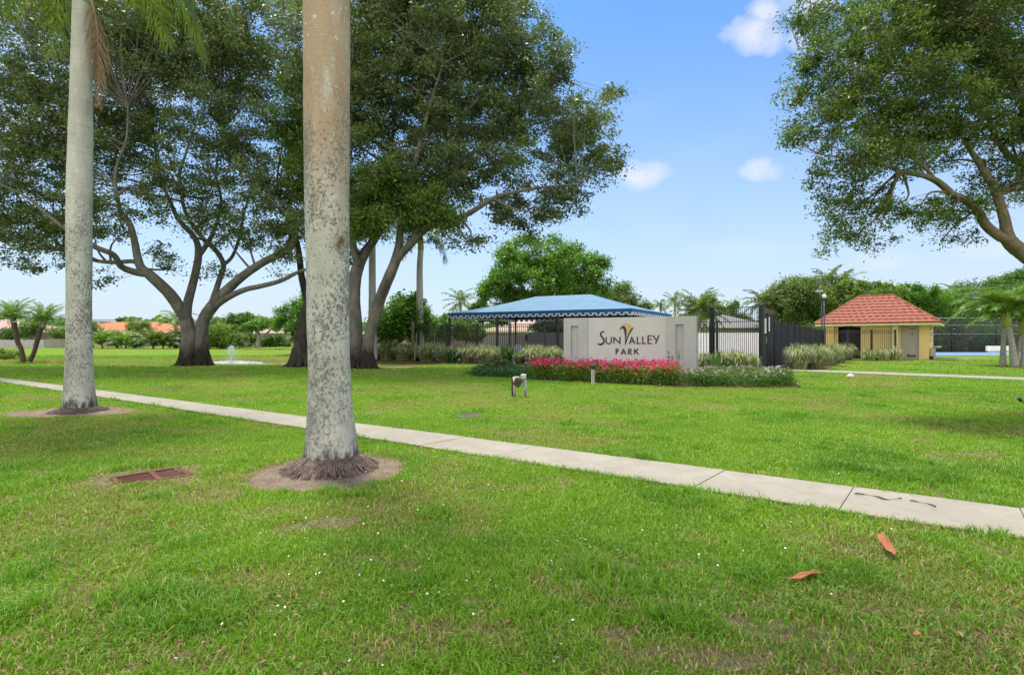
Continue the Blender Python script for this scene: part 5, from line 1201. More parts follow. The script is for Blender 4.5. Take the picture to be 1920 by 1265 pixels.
# ------------------------------------------------------------------ poolside chairs and tables
def lounge_chair(px, py, d, az, label, cloth=None):
    c = Vector(((px-CX)/F*d, d, .02)); root = empty('pool_chair', tuple(c), label, 'chair', 'white chairs on the pool deck', az); Mx = MW[root.name]
    def bar(b, p, q, r=.022): b.tube([Mx @ Vector(p), Mx @ Vector(q)], r, n=6)
    b = MB()
    for i in range(7): b.box(-.27, .27, -.30+i*.09, -.235+i*.09, .36, .385, Mx)
    b.build('seat', M['white'], root)
    b = MB()
    for i in range(6):
        x = -.23+i*.092; V = [(x-.036, .28, .38), (x+.036, .28, .38), (x+.036, .52, 1.0), (x-.036, .52, 1.0)]; V2 = [(v[0], v[1]+.025, v[2]) for v in V]
        b.add([Mx @ Vector(v) for v in V+V2], [(0, 1, 2, 3), (7, 6, 5, 4), (0, 4, 5, 1), (1, 5, 6, 2), (2, 6, 7, 3), (3, 7, 4, 0)])
    b.build('backrest', M['white'], root)
    for (x, y) in ((-.28, -.28), (.28, -.28), (-.28, .28), (.28, .28)):
        b = MB(); bar(b, (x, y, -.0), (x, y, .60 if y < 0 else .58)); b.build('leg', M['white'], root)
    for x in (-.30, .30):
        b = MB(); b.box(x-.045, x+.045, -.34, .34, .60, .625, Mx); b.build('armrest', M['white'], root)
def patio_table(px, d, label):
    c = Vector(((px-CX)/F*d, d, .02)); root = empty('patio_table', tuple(c), label, 'table')
    b = MB(); b.lathe(tuple(c), [(.58, .70), (.60, .715), (.60, .735), (.58, .745)], n=28); b.build('table_top', M['glass'], root)
    for k in range(4):
        a = k*math.pi/2+.4; b = MB(); b.tube([c+Vector((math.cos(a)*.2, math.sin(a)*.2, .70)), c+Vector((math.cos(a)*.42, math.sin(a)*.42, 0))], .02, n=6); b.build('leg', M['black'], root)
lounge_chair(918, 0, 36.0, 2.6, 'white slatted pool chair left of the middle canopy post')
lounge_chair(965, 0, 34.5, 3.6, 'white slatted pool chair between the two middle canopy posts')
lounge_chair(1000, 0, 35.5, 2.9, 'white slatted pool chair just right of the second canopy post')
lounge_chair(1032, 0, 33.0, 3.9, 'white slatted pool chair with dark red cushion near the sign')
lounge_chair(1052, 0, 34.5, 2.2, 'white slatted pool chair partly hidden by the sign edge')
lounge_chair(978, 0, 38.5, .4, 'white slatted pool chair farther back with its back turned')
bpy.context.view_layer.update()
c = Vector(((1032-CX)/F*33, 33, .42)); b = MB(); b.box(c.x-.24, c.x+.24, c.y-.24, c.y+.24, .406, .47, None, bev=.03); tag(b.build('seat_cushion', plain('dark_red_cloth', (.12, .02, .025), .9)), 'dark red cushion lying on the pool chair near the sign', 'cushion')
patio_table(942, 37.0, 'round dark patio table under the left half of the canopy')
patio_table(1015, 37.5, 'round dark patio table under the right half of the canopy')

# ------------------------------------------------------------------ houses, walls beyond the pool
def hip_house(name, label, x0, x1, y0, y1, zw, zr, over, wall, roofm, ridge=None, windows=(), fascia='white'):
    root = empty(name, ((x0+x1)/2, (y0+y1)/2, 0), label, 'house', 'houses around the park')
    b = MB(); b.box(x0, x1, y0, y1, -.4, zw); b.build('wall', wall, root)
    b = MB(); e0, e1, f0, f1 = x0-over, x1+over, y0-over, y1+over
    rr = min((f1-f0), (e1-e0))/2; ym = (f0+f1)/2
    if ridge: a, c_ = ridge
    else: a, c_ = e0+rr, e1-rr
    V = [(e0, f0, zw), (e1, f0, zw), (e1, f1, zw), (e0, f1, zw), (a, ym, zr), (c_, ym, zr)]
    b.add(V, [(0, 1, 5, 4), (2, 3, 4, 5), (1, 2, 5), (3, 0, 4), (3, 2, 1, 0)]); b.build('roof', roofm, root)
    b = MB(); b.box(e0-.01, e1+.01, f0-.03, f0, zw-.2, zw+.04); b.build('fascia', M[fascia], root)
    for (wx0, wx1, wz0, wz1) in windows:
        b = MB(); b.box(wx0-.06, wx1+.06, y0-.05, y0-.01, wz0-.06, wz1+.06); wf = b.build('window', M['white'], root)
        b = MB(); b.box(wx0, wx1, y0-.07, y0-.052, wz0, wz1); p_ = b.build('pane', M['glass'], None); p_.parent = wf; p_.matrix_parent_inverse = Matrix.Identity(4)
        p_.data.transform(MW[wf.name].inverted())
    return root
def X_(px, d): return (px-CX)/F*d
hip_house('house', 'house with peach walls glimpsed beneath the blue canopy', X_(905, 66), X_(1075, 66), 66, 76, 2.4, 3.9, .6, M['pinkwall'], M['tan_roof'], windows=[(X_(930, 66), X_(945, 66), .9, 1.9), (X_(985, 66), X_(1005, 66), .9, 1.9)])
hip_house('house', 'brown roofed house showing above the trees right of the yellow building', X_(1752, 95), X_(1835, 95), 95, 107, 8.2, 10.6, .8, M['pinkwall'], M['tan_roof'])
hip_house('house', 'grey roofed house behind the white wall and tall picket panel', X_(1345, 62), X_(1440, 62), 62, 74, 2.9, 4.6, .6, M['greywall'], M['grey_roof'])
b = MB()
def wall_run(b, p, q, h, t=.2):
    p = Vector((p[0], p[1], 0)); q = Vector((q[0], q[1], 0)); d = q-p; Mx = Matrix.Translation(p) @ Matrix.Rotation(math.atan2(d.y, d.x), 4, 'Z'); b.box(0, d.length, -t/2, t/2, -.05, h, Mx)
wall_run(b, (X_(1250, 41), 41), (X_(1462, 40), 40), 1.92); wall_run(b, (X_(1250, 41), 41), (X_(1462, 40), 40), 1.99, .26) if False else None
tag(b.build('garden_wall', M['whitewall']), 'white garden wall seen through the tall pickets', 'wall')
b = MB(); wall_run(b, (X_(1248, 46), 46.5), (X_(990, 46), 46), 2.0); tag(b.build('screen_wall', M['screen']), 'dark grey privacy wall behind the pool furniture', 'wall')
b = MB(); wall_run(b, (X_(985, 52), 52), (X_(775, 52), 52), 1.75); tag(b.build('block_wall', M['greywall']), 'grey wall beyond the left end of the pool', 'wall')

# left-hand houses across the pond
hip_house('house', 'pink roofed house at the far left behind the pale fence', X_(-140, 84), X_(42, 84), 84, 97, 2.5, 4.7, .8, M['pinkwall'], M['pink_roof'], ridge=(X_(-110, 90), X_(12, 90)), windows=[(X_(2, 84), X_(22, 84), .6, 2.3)])
hip_house('house', 'orange roofed house directly behind the slim far palms', X_(72, 84), X_(235, 84), 86, 98, 2.5, 4.3, .8, M['pinkwall'], M['orange_roof'], windows=[(X_(92, 84), X_(108, 84), .6, 2.0)])
hip_house('house', 'long orange roofed house with dark screened porch across the pond', X_(168, 92), X_(318, 92), 93, 106, 2.6, 4.55, .8, M['greywall'], M['orange_roof'], ridge=(X_(215, 99), X_(292, 99)), windows=[(X_(190, 92), X_(232, 92), .2, 2.2)])
hip_house('house', 'tan roofed house behind the umbrella shaped green tree', X_(385, 92), X_(440, 92), 92, 104, 2.9, 5.2, .8, M['pinkwall'], M['tan_roof'])
hip_house('house', 'pinkish low house behind the hedge left of the dark trunk', X_(480, 92), X_(566, 92), 92, 100, 2.5, 4.2, .8, M['pinkwall'], M['pink_roof'])
hip_house('house', 'small house with tan roof seen under the sprawling bright green tree', X_(690, 60), X_(770, 60), 60, 68, 2.1, 3.0, .5, M['pinkwall'], M['tan_roof'])
# screened porch roof between the orange houses
pr = empty('screen_porch', (X_(205, 88), 88, 0), 'dark screened porch in front of the long orange roofed house', 'porch')
b = MB(); b.box(X_(185, 88), X_(238, 88), 88, 92, 2.3, 2.4); b.build('roof', M['grey_roof'], pr)
for i in range(6):
    x = X_(186+i*10, 88); b = MB(); b.box(x-.05, x+.05, 88, 88.1, 0, 2.3); b.build('post', M['screen'], pr)
b = MB(); b.box(X_(185, 88), X_(238, 88), 88.2, 88.25, 0, 2.28); b.build('screen', M['screen'], pr)
def board_fence(px0, px1, d, h, m, label):
    root = empty('board_fence', (X_((px0+px1)/2, d), d, 0), label, 'fence', 'fences behind the far lawn'); x = X_(px0, d); x1 = X_(px1, d); k = 0
    b = MB()
    while x < x1-.01:
        w_ = min(.19, x1-x); b.box(x, x+w_-.02, d+R.uniform(0, .03), d+.05, .02, h+R.uniform(-.04, .04)); x += .19
    b.build('boards', m, root); b = MB(); b.box(X_(px0, d), x1, d+.052, d+.10, .4, .5); b.box(X_(px0, d), x1, d+.052, d+.10, h-.4, h-.3); b.build('rail', m, root)
M['palewood'] = mat('pale_wood', [(.3, (.34, .33, .33)), (.7, (.46, .45, .45))], scale=4, rough=.9)
board_fence(-60, 83, 76, 1.20, M['palewood'], 'pale grey board fence at the far left')
board_fence(84, 150, 75, 1.32, M['wood'], 'darker weathered board fence behind the second slim palm')

# ------------------------------------------------------------------ yellow park building
B0_ = Vector((X_(1553, 39.65), 39.65, 0)); B1_ = Vector((X_(1742, 35.6), 35.6, 0)); bu = B1_-B0_; BL = bu.length; bu.normalize(); bv = Vector((-bu.y, bu.x, 0))
BMx = Matrix(((bu.x, bv.x, 0, B0_.x), (bu.y, bv.y, 0, B0_.y), (0, 0, 1, 0), (0, 0, 0, 1))); BD_ = 5.2; EZB = 2.56
def bh(px, py, v=0.0):
    p = plane_hit(px, py, B0_+bv*v, bv)-B0_; return p.dot(bu), p.z
def bx(px): return bh(px, 640)[0]
class LB_(MB):
    def box(s, *a, **k):
        if len(a) == 6: a = a+(BMx,)
        return super().box(*a, **k)
bl = empty('park_building', tuple(B0_+bu*BL/2+bv*BD_/2), 'small yellow park building with red tiled hip roof and grey door', 'building')
d0, d1 = bx(1690), bx(1722); o0, o1 = bx(1571), bx(1614); c0_, c1_ = bx(1674), bx(1684)
for (a, c_) in ((0, o0), (o1, d0), (d1, BL)):
    b = LB_(); b.box(a, c_, 0, .2, 0, EZB-.1); b.build('wall', M['yellow'], bl)
b = LB_(); b.box(o0, o1, .002, .198, 2.36, EZB-.1); b.box(d0, d1, .002, .198, 2.34, EZB-.1); b.build('wall', M['yellow'], bl)
b = LB_(); b.box(BL-.2, BL, .2, BD_, 0, EZB-.1); b.box(0, .2, .2, BD_, 0, EZB-.1); b.box(.2, BL-.2, BD_-.2, BD_, 0, EZB-.1); b.box(o1+.002, o1+.2, .2, BD_-.2, 0, EZB-.1); b.build('wall', M['yellow'], bl)
b = LB_(); b.box(d0, d1, .03, .08, .02, 2.34); dr = b.build('door', M['doorgrey'], bl)
def sub(b, name, m, parent, label=None):
    o = b.build(name, m, None); o.data.transform(MW[parent.name].inverted()); o.parent = parent; MW[o.name] = MW[parent.name]
    if label: o['label'] = label
    return o
b = MB(); g_r = random.Random(8)
for (cx, cz, rr) in ((d0+.42, .27, .13), (d0+.72, .26, .12), (d0+.56, .21, .07), (d0+.42, .15, .06)):
    V = [(cx, .026, cz)]; k_ = 18
    for i in range(k_):
        a = 2*math.pi*i/k_; r_ = rr*g_r.uniform(.6, 1.2); V.append((cx+math.cos(a)*r_*1.1, .026, cz+math.sin(a)*r_*.8))
    b.add([BMx @ Vector(v) for v in V], [(0, 1+i, 1+(i+1) % k_) for i in range(k_)])
sub(b, 'rust_patch', M['rust'], dr, 'rust eaten patch at the foot of the door')
b = LB_(); b.tube([BMx @ Vector((d1-.13, .03, 1.02)), BMx @ Vector((d1-.13, -.04, 1.02))], .022, n=8); b.tube([BMx @ Vector((d1-.13, -.03, 1.02)), BMx @ Vector((d1-.13, -.06, 1.02))], [.04, .03], n=8); b.box(d1-.17, d1-.09, .015, .029, 1.12, 1.3); sub(b, 'handle', M['galv'], dr)
b = LB_(); b.box(d0+.42, d0+.78, .012, .028, 2.10, 2.20); sub(b, 'door_sign', plain('tan_sign', (.22, .19, .16), .6), dr)
b = LB_(); b.box(d0+.56, d0+.66, .012, .028, 1.74, 1.84); sub(b, 'door_viewer', M['black'], dr)
b = LB_(); b.box(d0-.04, d0, -.02, .1, 0, 2.38); b.box(d1, d1+.04, -.02, .1, 0, 2.38); b.box(d0, d1, -.019, .1, 2.34, 2.38); b.build('door_frame', M['doorgrey'], bl)
b = LB_(); b.box(c0_, c1_, -.34, -.05, 0, EZB-.142); b.build('column', M['cream'], bl)
b = LB_(); b.box(-.1, .42, -.28, -.03, 0, EZB-.142); b.build('column', M['yellow'], bl)
b = LB_(); b.box(o0, o1, 1.6, 1.7, 0, 2.4); b.build('passage_screen', M['screen'], bl)
pgm = LB_()
for i in range(13):
    x = o0+.06+i*(o1-o0-.12)/12; pgm.box(x-.014, x+.014, .35, .378, .05, 2.0)
pgm.box(o0+.02, o1-.02, .345, .383, 2.0, 2.05); pgm.box(o0+.02, o1-.02, .345, .383, .1, .15); pgm.build('passage_gate', M['black'], bl)
b = LB_(); b.box(o0+.35, o1-.5, -.06, -.004, 2.36, 2.43); b.build('lamp', M['screen'], bl)
ov = .85; ex0, ex1, ey0, ey1 = bh(1526, 605, -ov)[0], bh(1765, 601, -ov)[0], -ov, BD_+ov; ym = (ey0+ey1)/2
rx0, rz0 = bh(1611, 556.5, ym); rx1, rz1 = bh(1673, 553, ym); rz1 = (rz0+rz1)/2
def slope(b, p0, p1, q0, q1, rows=9):
    """tile courses between eave p0-p1 and ridge q0-q1; each course is a stepped, rippled strip"""
    p0, p1, q0, q1 = [BMx @ Vector(v) for v in (p0, p1, q0, q1)]; up_ = (p1-p0).cross(q0-p0).normalized()
    if up_.z < 0: up_ = -up_
    gq = random.Random(4)
    for r in range(rows):
        t0, t1 = r/rows, (r+1)/rows+.01
        a0, a1 = p0.lerp(q0, t0), p1.lerp(q1, t0); c0, c1 = p0.lerp(q0, min(t1, 1)), p1.lerp(q1, min(t1, 1))
        L_ = (a1-a0).length; n = max(2, int(L_/.07)); V = []; phs = gq.uniform(0, 6.28)
        for i in range(n+1):
            s_ = i/n; w_ = math.sin(s_*L_/.42*2*math.pi+phs*.3); h = .03+.018*w_+gq.uniform(-.003, .003)
            V += [a0.lerp(a1, s_)+up_*(h-.06), a0.lerp(a1, s_)+up_*(h+.035), c0.lerp(c1, s_)+up_*(h-.02)]
        b.add(V, [(3*i, 3*i+3, 3*i+4, 3*i+1) for i in range(n)]+[(3*i+1, 3*i+4, 3*i+5, 3*i+2) for i in range(n)], False)
M['tile'] = mat('red_clay_tile', [(0.2, (.17, .055, .035)), (.5, (.27, .09, .055)), (.8, (.35, .135, .085))], scale=6, detail=8, rough=.8, spots=[((.16, .06, .05), 2.2, .6, (1, 1, 1), .2)])
b = MB(); zE = EZB+.04
E00, E10, E11, E01 = (ex0, ey0, zE), (ex1, ey0, zE), (ex1, ey1, zE), (ex0, ey1, zE); R0_, R1_ = (rx0, ym, rz1), (rx1, ym, rz1)
slope(b, E00, E10, R0_, R1_); slope(b, E11, E01, R1_, R0_); slope(b, E10, E11, R1_, R1_); slope(b, E01, E00, R0_, R0_)
rc = b.build('roof', M['tile'], bl)
b = MB()
for p, q in ((E00, R0_), (E10, R1_), (E11, R1_), (E01, R0_), (R0_, R1_)):
    p, q = BMx @ Vector(p), BMx @ Vector(q); n = max(3, int((q-p).length/.3))
    for i in range(n): b.tube([p.lerp(q, i/n)+Vector((0, 0, .03)), p.lerp(q, (i+1.15)/n)+Vector((0, 0, .045))], [.075, .062], n=8)
sub(b, 'ridge_tiles', M['tile'], rc)
b = LB_(); b.box(ex0+.06, ex1-.06, ey0+.06, ey1-.06, EZB-.14, EZB+.0); b.build('soffit', M['cream'], bl)
dfp = BMx @ Vector((BL+.25, .5, 0)); df = empty('drinking_fountain', tuple(dfp), 'grey drinking fountain with a pale round basin at the building right corner', 'drinking fountain')
b = LB_(); b.box(BL+.03, BL+.33, .3, .6, 0, .82, BMx, bev=.03); b.build('pedestal', M['galv'], df)
b = MB(); q_ = BMx @ Vector((BL+.42, .40, 0)); b.lathe((q_.x, q_.y, .80), [(.05, 0), (.20, .05), (.26, .14), (.24, .15), (.18, .09)], n=20); b.build('basin', M['stone'], df)
b = LB_(); b.box(BL+.01, BL+.22, .05, .28, .0, .26, BMx, bev=.02); b.build('step', M['black'], df)
mt_ = empty('meter_box', tuple(BMx @ Vector((BL+.1, .9, 1.6))), 'small stacked meter boxes on the yellow building side wall', 'meter box')
for (z_, h_, w_) in ((1.25, .25, .14), (1.6, .35, .18), (2.05, .3, .12)):
    b = LB_(); b.box(BL+.002, BL+w_, .75, 1.05, z_, z_+h_, BMx, bev=.015); b.build('box', M['stone'] if z_ < 2 else M['galv'], mt_)

# ------------------------------------------------------------------ bench, tennis fence, lamp posts
bd = 40.2; x0, x1 = X_(1848, bd), X_(1897, bd)
bn = empty('park_bench', ((x0+x1)/2, bd, 0), 'white park bench on the grass before the blue court', 'bench')
b = MB(); [b.box(x0, x1, bd-.45+i*.14, bd-.34+i*.14, .43, .47) for i in range(3)]; b.build('seat', M['white'], bn)
b = MB(); [b.box(x0, x1, bd-.03, bd+.0, .52+i*.13, .63+i*.13) for i in range(3)]; b.build('backrest', M['white'], bn)
for x in (x0+.25, x1-.25):
    b = MB(); b.tube([(x, bd-.42, 0), (x, bd-.40, .43), (x, bd-.05, .43), (x, bd+.02, .9)], .03, n=6); b.tube([(x, bd+.1, 0), (x, bd-.05, .43)], .03, n=6); b.build('leg', M['white'], bn)
tf = empty('tennis_fence', (40, 51.8, 0), 'tall black chain link fence round the blue tennis court', 'fence')
TY = 51.8; tx0, tx1 = X_(1700, TY), 66.0
b = MB()
for z in (.06, 1.9, 2.8, 3.52): b.tube([(tx0, TY, z), (tx1, TY, z)], .03 if z > 3 else .018, n=6)
b.build('rail', M['galv'], tf)
k = 0; x = tx0
while x < tx1:
    b = MB(); b.tube([(x, TY, 0), (x, TY, 3.56)], .045, n=8); b.build('post', M['black'], tf); x += 4.55
mN, N, L = newmat('chain_link_mesh'); out = N.new('ShaderNodeOutputMaterial'); bs = N.new('ShaderNodeBsdfPrincipled'); bs.inputs['Base Color'].default_value = (.02, .022, .024, 1); bs.inputs['Roughness'].default_value = .7
tr = N.new('ShaderNodeBsdfTransparent'); mx = N.new('ShaderNodeMixShader'); mx.inputs[0].default_value = .48; L.new(tr.outputs[0], mx.inputs[1]); L.new(bs.outputs[0], mx.inputs[2]); L.new(mx.outputs[0], out.inputs[0])
b = MB(); b.add([(tx0, TY+.02, .05), (tx1, TY+.02, .05), (tx1, TY+.02, 3.5), (tx0, TY+.02, 3.5)], [(0, 1, 2, 3)]); b.build('mesh_screen', mN, tf)
def lamp(px, d, ztop, label, ball):
    c = Vector((X_(px, d), d, 0)); r = empty('lamp_post', tuple(c), label, 'lamp post', 'lamp posts by the pool')
    b = MB(); b.lathe(tuple(c), [(.10, 0), (.10, .12), (.05, .2), (.042, ztop)], n=12); b.build('pole', M['black'], r)
    if ball:
        b = MB(); b.lathe((c.x+.0, c.y, ztop), [(.04, 0), (.10, .04), (.135, .12), (.115, .21), (.04, .26)], n=16); b.build('globe', M['white'], r)
    else:
        b = MB(); b.box(c.x-.42, c.x+.05, c.y-.12, c.y+.12, ztop-.02, ztop+.13, None, bev=.04); b.tube([(c.x, c.y, ztop-.2), (c.x-.3, c.y, ztop+.05)], .03, n=6); b.build('lamp_head', M['galv'], r)
lamp(1541, 36.2, 4.75, 'black lamp post with a boxy grey head left of the building', False)
lamp(1545.5, 34.5, 4.2, 'black lamp post with a white globe left of the building roof', True)

# ------------------------------------------------------------------ small things on the lawn
c = G(971, 744); lf = empty('sign_floodlight', (c.x, c.y, 0), 'floodlight on a grey two post bracket in the lawn before the sign', 'floodlight')
dd = c.y; s_ = dd/F
b = MB(); b.box(c.x-12*s_, c.x-9*s_, c.y-.03, c.y+.03, 0, .47); b.build('post', M['grate'], lf)
b = MB(); b.tube([(c.x-7*s_, c.y, -.02), (c.x-7*s_, c.y, .52)], .042, n=10); b.build('post', M['galv'], lf)
b = MB(); b.tube([(c.x+14*s_, c.y, -.02), (c.x+14*s_, c.y, .46)], .036, n=10); b.build('post', M['galv'], lf)
b = MB(); b.tube([(c.x-8*s_, c.y, .515), (c.x+9*s_, c.y, .50)], .026, n=8); b.build('crossbar', M['galv'], lf)
b = MB(); Mx = Matrix.Translation((c.x+.5*s_, c.y-.02, .40)) @ Matrix.Rotation(.6, 4, 'Y') @ Matrix.Rotation(.3, 4, 'X'); b.box(-.085, .085, -.06, .07, -.10, .08, Mx, bev=.02); b.box(-.10, .10, -.08, -.06, -.115, .095, Mx, bev=.008)
for i in range(5): b.box(-.07+i*.03, -.06+i*.03, .07, .10, -.08, .06, Mx)
b.build('lamp_head', M['lampdark'] if 'lampdark' in M else plain('oxidised_bronze', (.06, .052, .045), .5), lf)
b = MB(); b.box(c.x+5*s_, c.x+16*s_, c.y-.07, c.y+.07, .46, .60, None, bev=.025); b.build('junction_box', plain('pale_grey_box', (.38, .38, .36), .6), lf)

c = G(1112, 721); sl_ = empty('stake_light', (c.x, c.y, 0), 'small dark spotlight on a pale forked stake among the pink flowers', 'spotlight')
b = MB(); b.box(c.x-.055, c.x-.02, c.y-.02, c.y+.02, 0, .52); b.box(c.x+.012, c.x+.04, c.y-.02, c.y+.02, 0, .50); b.build('stake', M['stone'], sl_)
b = MB(); b.lathe((c.x, c.y, .50), [(.04, 0), (.085, .05), (.09, .14), (.05, .18)], n=12); b.tube([(c.x, c.y, .6), (c.x-.03, c.y-.13, .68)], [.05, .07], n=10); b.build('lamp_head', M['galv'] if False else plain('dark_bronze', (.05, .04, .04), .5), sl_)
b = MB(); b.tube([(c.x-.01, c.y, .64), (c.x-.03, c.y, .76), (c.x+.02, c.y, .86)], [.012, .01, .004], n=5); b.build('cable', M['black'], sl_)

c = G(1916, 771); sp_ = empty('spotlight', (c.x, c.y, 0), 'small black angled spotlight at the right edge of the lawn', 'spotlight')
b = MB(); b.tube([(c.x+.10, c.y, 0), (c.x+.09, c.y, .14), (c.x-.02, c.y, .22)], .012, n=6); b.build('stem', M['black'], sp_)
b = MB(); b.tube([(c.x-.10, c.y-.02, .30), (c.x-.02, c.y, .22)], [.042, .028], n=10); b.build('lamp_head', M['black'], sp_)

# storm drain grate near the palm
GA = [Vector((p.x, p.y, 0)) for p in GRATE]; ge1 = (GA[2]-GA[1]).normalized(); gw = ((GA[2]-GA[1]).length+(GA[3]-GA[0]).length)/2; gh = ((GA[0]-GA[1]).length+(GA[3]-GA[2]).length)/2*.85
GMx = Matrix.Translation(Vector((gc.x, gc.y, -.012))) @ Matrix.Rotation(math.atan2(ge1.y, ge1.x)+.10, 4, 'Z')
gr = empty('drain_grate', (gc.x, gc.y, 0), 'rusty rectangular drain grate sunk in the grass left of the near palm', 'drain grate')
hw_, hh_ = gw/2, gh/2
b = MB(); b.box(-hw_-.05, hw_+.05, -hh_-.05, -hh_, -.1, .022, GMx); b.box(-hw_-.05, hw_+.05, hh_, hh_+.05, -.1, .022, GMx); b.box(-hw_-.05, -hw_, -hh_, hh_, -.1, .02, GMx); b.box(hw_, hw_+.05, -hh_, hh_, -.1, .02, GMx); b.box(.0, .055, -hh_, hh_, -.06, .026, GMx)
b.build('frame', M['rust'], gr)
for sx_ in (-1, 1):
    b = MB(); a0_, a1_ = (-hw_, 0) if sx_ < 0 else (.055, hw_); n = 15
    for i in range(n): x = a0_+(i+.5)*(a1_-a0_)/n; b.box(x-.007, x+.007, -hh_, hh_, -.05, .010, GMx)
    for y in (-.6, -.2, .2, .6): b.box(a0_, a1_, hh_*y-.005, hh_*y+.005, -.045, .006, GMx)
    b.build('bars', M['grate'], gr)
b = MB(); b.box(-hw_, hw_, -hh_, hh_, -.12, -.07, GMx); b.build('sump', M['bark_dark'], gr)
c = G(878, 780); vb = empty('valve_box', (c.x, c.y, 0), 'small dark valve box lid flush in the lawn', 'valve box')
Mx = Matrix.Translation((c.x, c.y, 0)) @ Matrix.Rotation(.75, 4, 'Z')
b = MB(); b.box(-.22, .22, -.15, .15, -.05, .030, Mx, bev=.01); b.build('rim', M['galv'] if False else plain('grey_rim', (.20, .18, .16), .8), vb)
b = MB(); b.box(-.195, .195, -.125, .125, -.04, .036, Mx, bev=.004); b.build('lid', plain('purple_brown_lid', (.075, .05, .055), .7), vb)
c = G(1595, 708); b = MB(); b.lathe((c.x, c.y, -.03), [(.06, 0), (.125, .05), (.13, .1), (.09, .16), (.02, .185)], n=18, jit=.04); tag(b.build('stone', M['stone']), 'round white stone lying on the grass by the park path', 'stone')
c = G(1775, 673); b = MB(); b.prism([(c.x-.6, c.y-.25), (c.x+1.5, c.y-.2), (c.x+1.3, c.y+.4), (c.x-.9, c.y+.4)], -.02, .04); tag(b.build('concrete_pad', M['deck']), kind='structure')

def sheath(px, py, length, width, az, label, curl=.5, lift=.0, split=True):
    c = G(px, py); n, m_ = 14, 8; V = []; g = random.Random(int(px)); Mx = Matrix.Translation((c.x, c.y, .055)) @ Matrix.Rotation(az, 4, 'Z')
    for lay in (0, 1):
        for i in range(n+1):
            t = i/n; w_ = width*(.45+.55*min(1, t*1.6)) if split else width*(1-.25*abs(t-.5))
            for j in range(m_+1):
                s = j/m_*2-1; x = (t-.5)*length*(1+(.06*math.sin(j*2.3) if split and i == n else 0)); y = s*w_/2
                if split and t > .84 and j == m_//2+1: y += .006
                z = curl*(s*s)*w_*.45+lift*(t-.2)**2+.006*math.sin(t*9+s*4)-lay*.006
                V.append(Mx @ Vector((x+g.uniform(-.003, .003), y, max(z, -.03))))
    q = (n+1)*(m_+1); b = MB()
    f = []
    for lay in (0, 1):
        for i in range(n):
            for j in range(m_):
                if split and i > n*.84 and j in (m_//2,): continue
                a = lay*q+i*(m_+1)+j; k4 = (a, a+m_+1, a+m_+2, a+1); f.append(k4 if lay == 0 else k4[::-1])
    b.add(V, f, True); o = b.build('palm_sheath', M['sheath']); tag(o, label, 'palm sheath', 'dry palm sheaths on the grass'); return o
sheath(1508, 1093, .26, .050, .42, 'flat orange brown dry palm sheath with a split end', .22, .0)
sheath(1661, 1042, .20, .065, 1.35, 'curled orange brown dry palm sheath standing closer to the sidewalk', .9, .10, False)
c = G(1720, 1199, .03); b = MB(); b.add([(c.x-.018, c.y, .06), (c.x, c.y-.008, .062), (c.x+.020, c.y+.003, .066), (c.x, c.y+.011, .072), (c.x-.018, c.y, .057), (c.x, c.y-.008, .059), (c.x+.020, c.y+.003, .063), (c.x, c.y+.011, .069)], [(0, 1, 2, 3), (7, 6, 5, 4)]); tag(b.build('fallen_leaf', M['sheath']), 'single brown leaf lying in the grass near the lower right corner', 'leaf')
def twig(pts, r, label):
    W = [G(x, y, .025) for x, y in pts]; q = catmull([(*p, r) for p in W], 5); b = MB(); b.tube([(p[0], p[1], .030+.004*math.sin(i)) for i, p in enumerate(q)], [p[3]*(.6+.4*math.sin(i*.9)) for i, p in enumerate(q)], n=6); tag(b.build('fallen_twig', M['bark_dark']), label, 'twig', 'twigs on the sidewalk')
twig([(1602, 926), (1630, 928), (1660, 936), (1690, 935)], .007, 'longer dark dry twig lying across a sidewalk slab beside the joint')
twig([(1706, 939), (1728, 942), (1755, 950)], .006, 'shorter dark twig on the sidewalk with a knobbed end')
# white specks: fallen petals and shell bits scattered in the lawn
g = np.random.default_rng(77); xs, ys_ = [], []
for (px, py, sx_, sy_, n) in ((780, 960, 130, 60, 120), (640, 1080, 200, 60, 70), (900, 1100, 350, 110, 120), (600, 1240, 400, 60, 40), (1500, 1030, 350, 60, 46), (1480, 895, 120, 6, 14), (1200, 1000, 500, 150, 60), (1000, 850, 500, 40, 40)):
    x_ = g.normal(px, sx_*.6, n); y_ = g.normal(py, sy_*.6, n)
    for a, c_ in zip(x_, y_):
        if c_ < 800: continue
        p = G(a, c_)
        if lawn_ok(np.array([p.x]), np.array([p.y]))[0]: xs.append(p.x); ys_.append(p.y)
C = np.stack([xs, ys_, g.uniform(.035, .055, len(xs))], 1)
V = leaves_np(C[::2], .0125, .8, g, up=1.2, szvar=.7); me = mesh_np('fallen_petals', V.reshape(-1, 3), np.arange(len(V)*4), np.arange(len(V))*4)
tag(link('fallen_petals', me, M['petal_white']), 'tiny white fallen petals sprinkled over the near lawn', 'petals', kind='stuff')

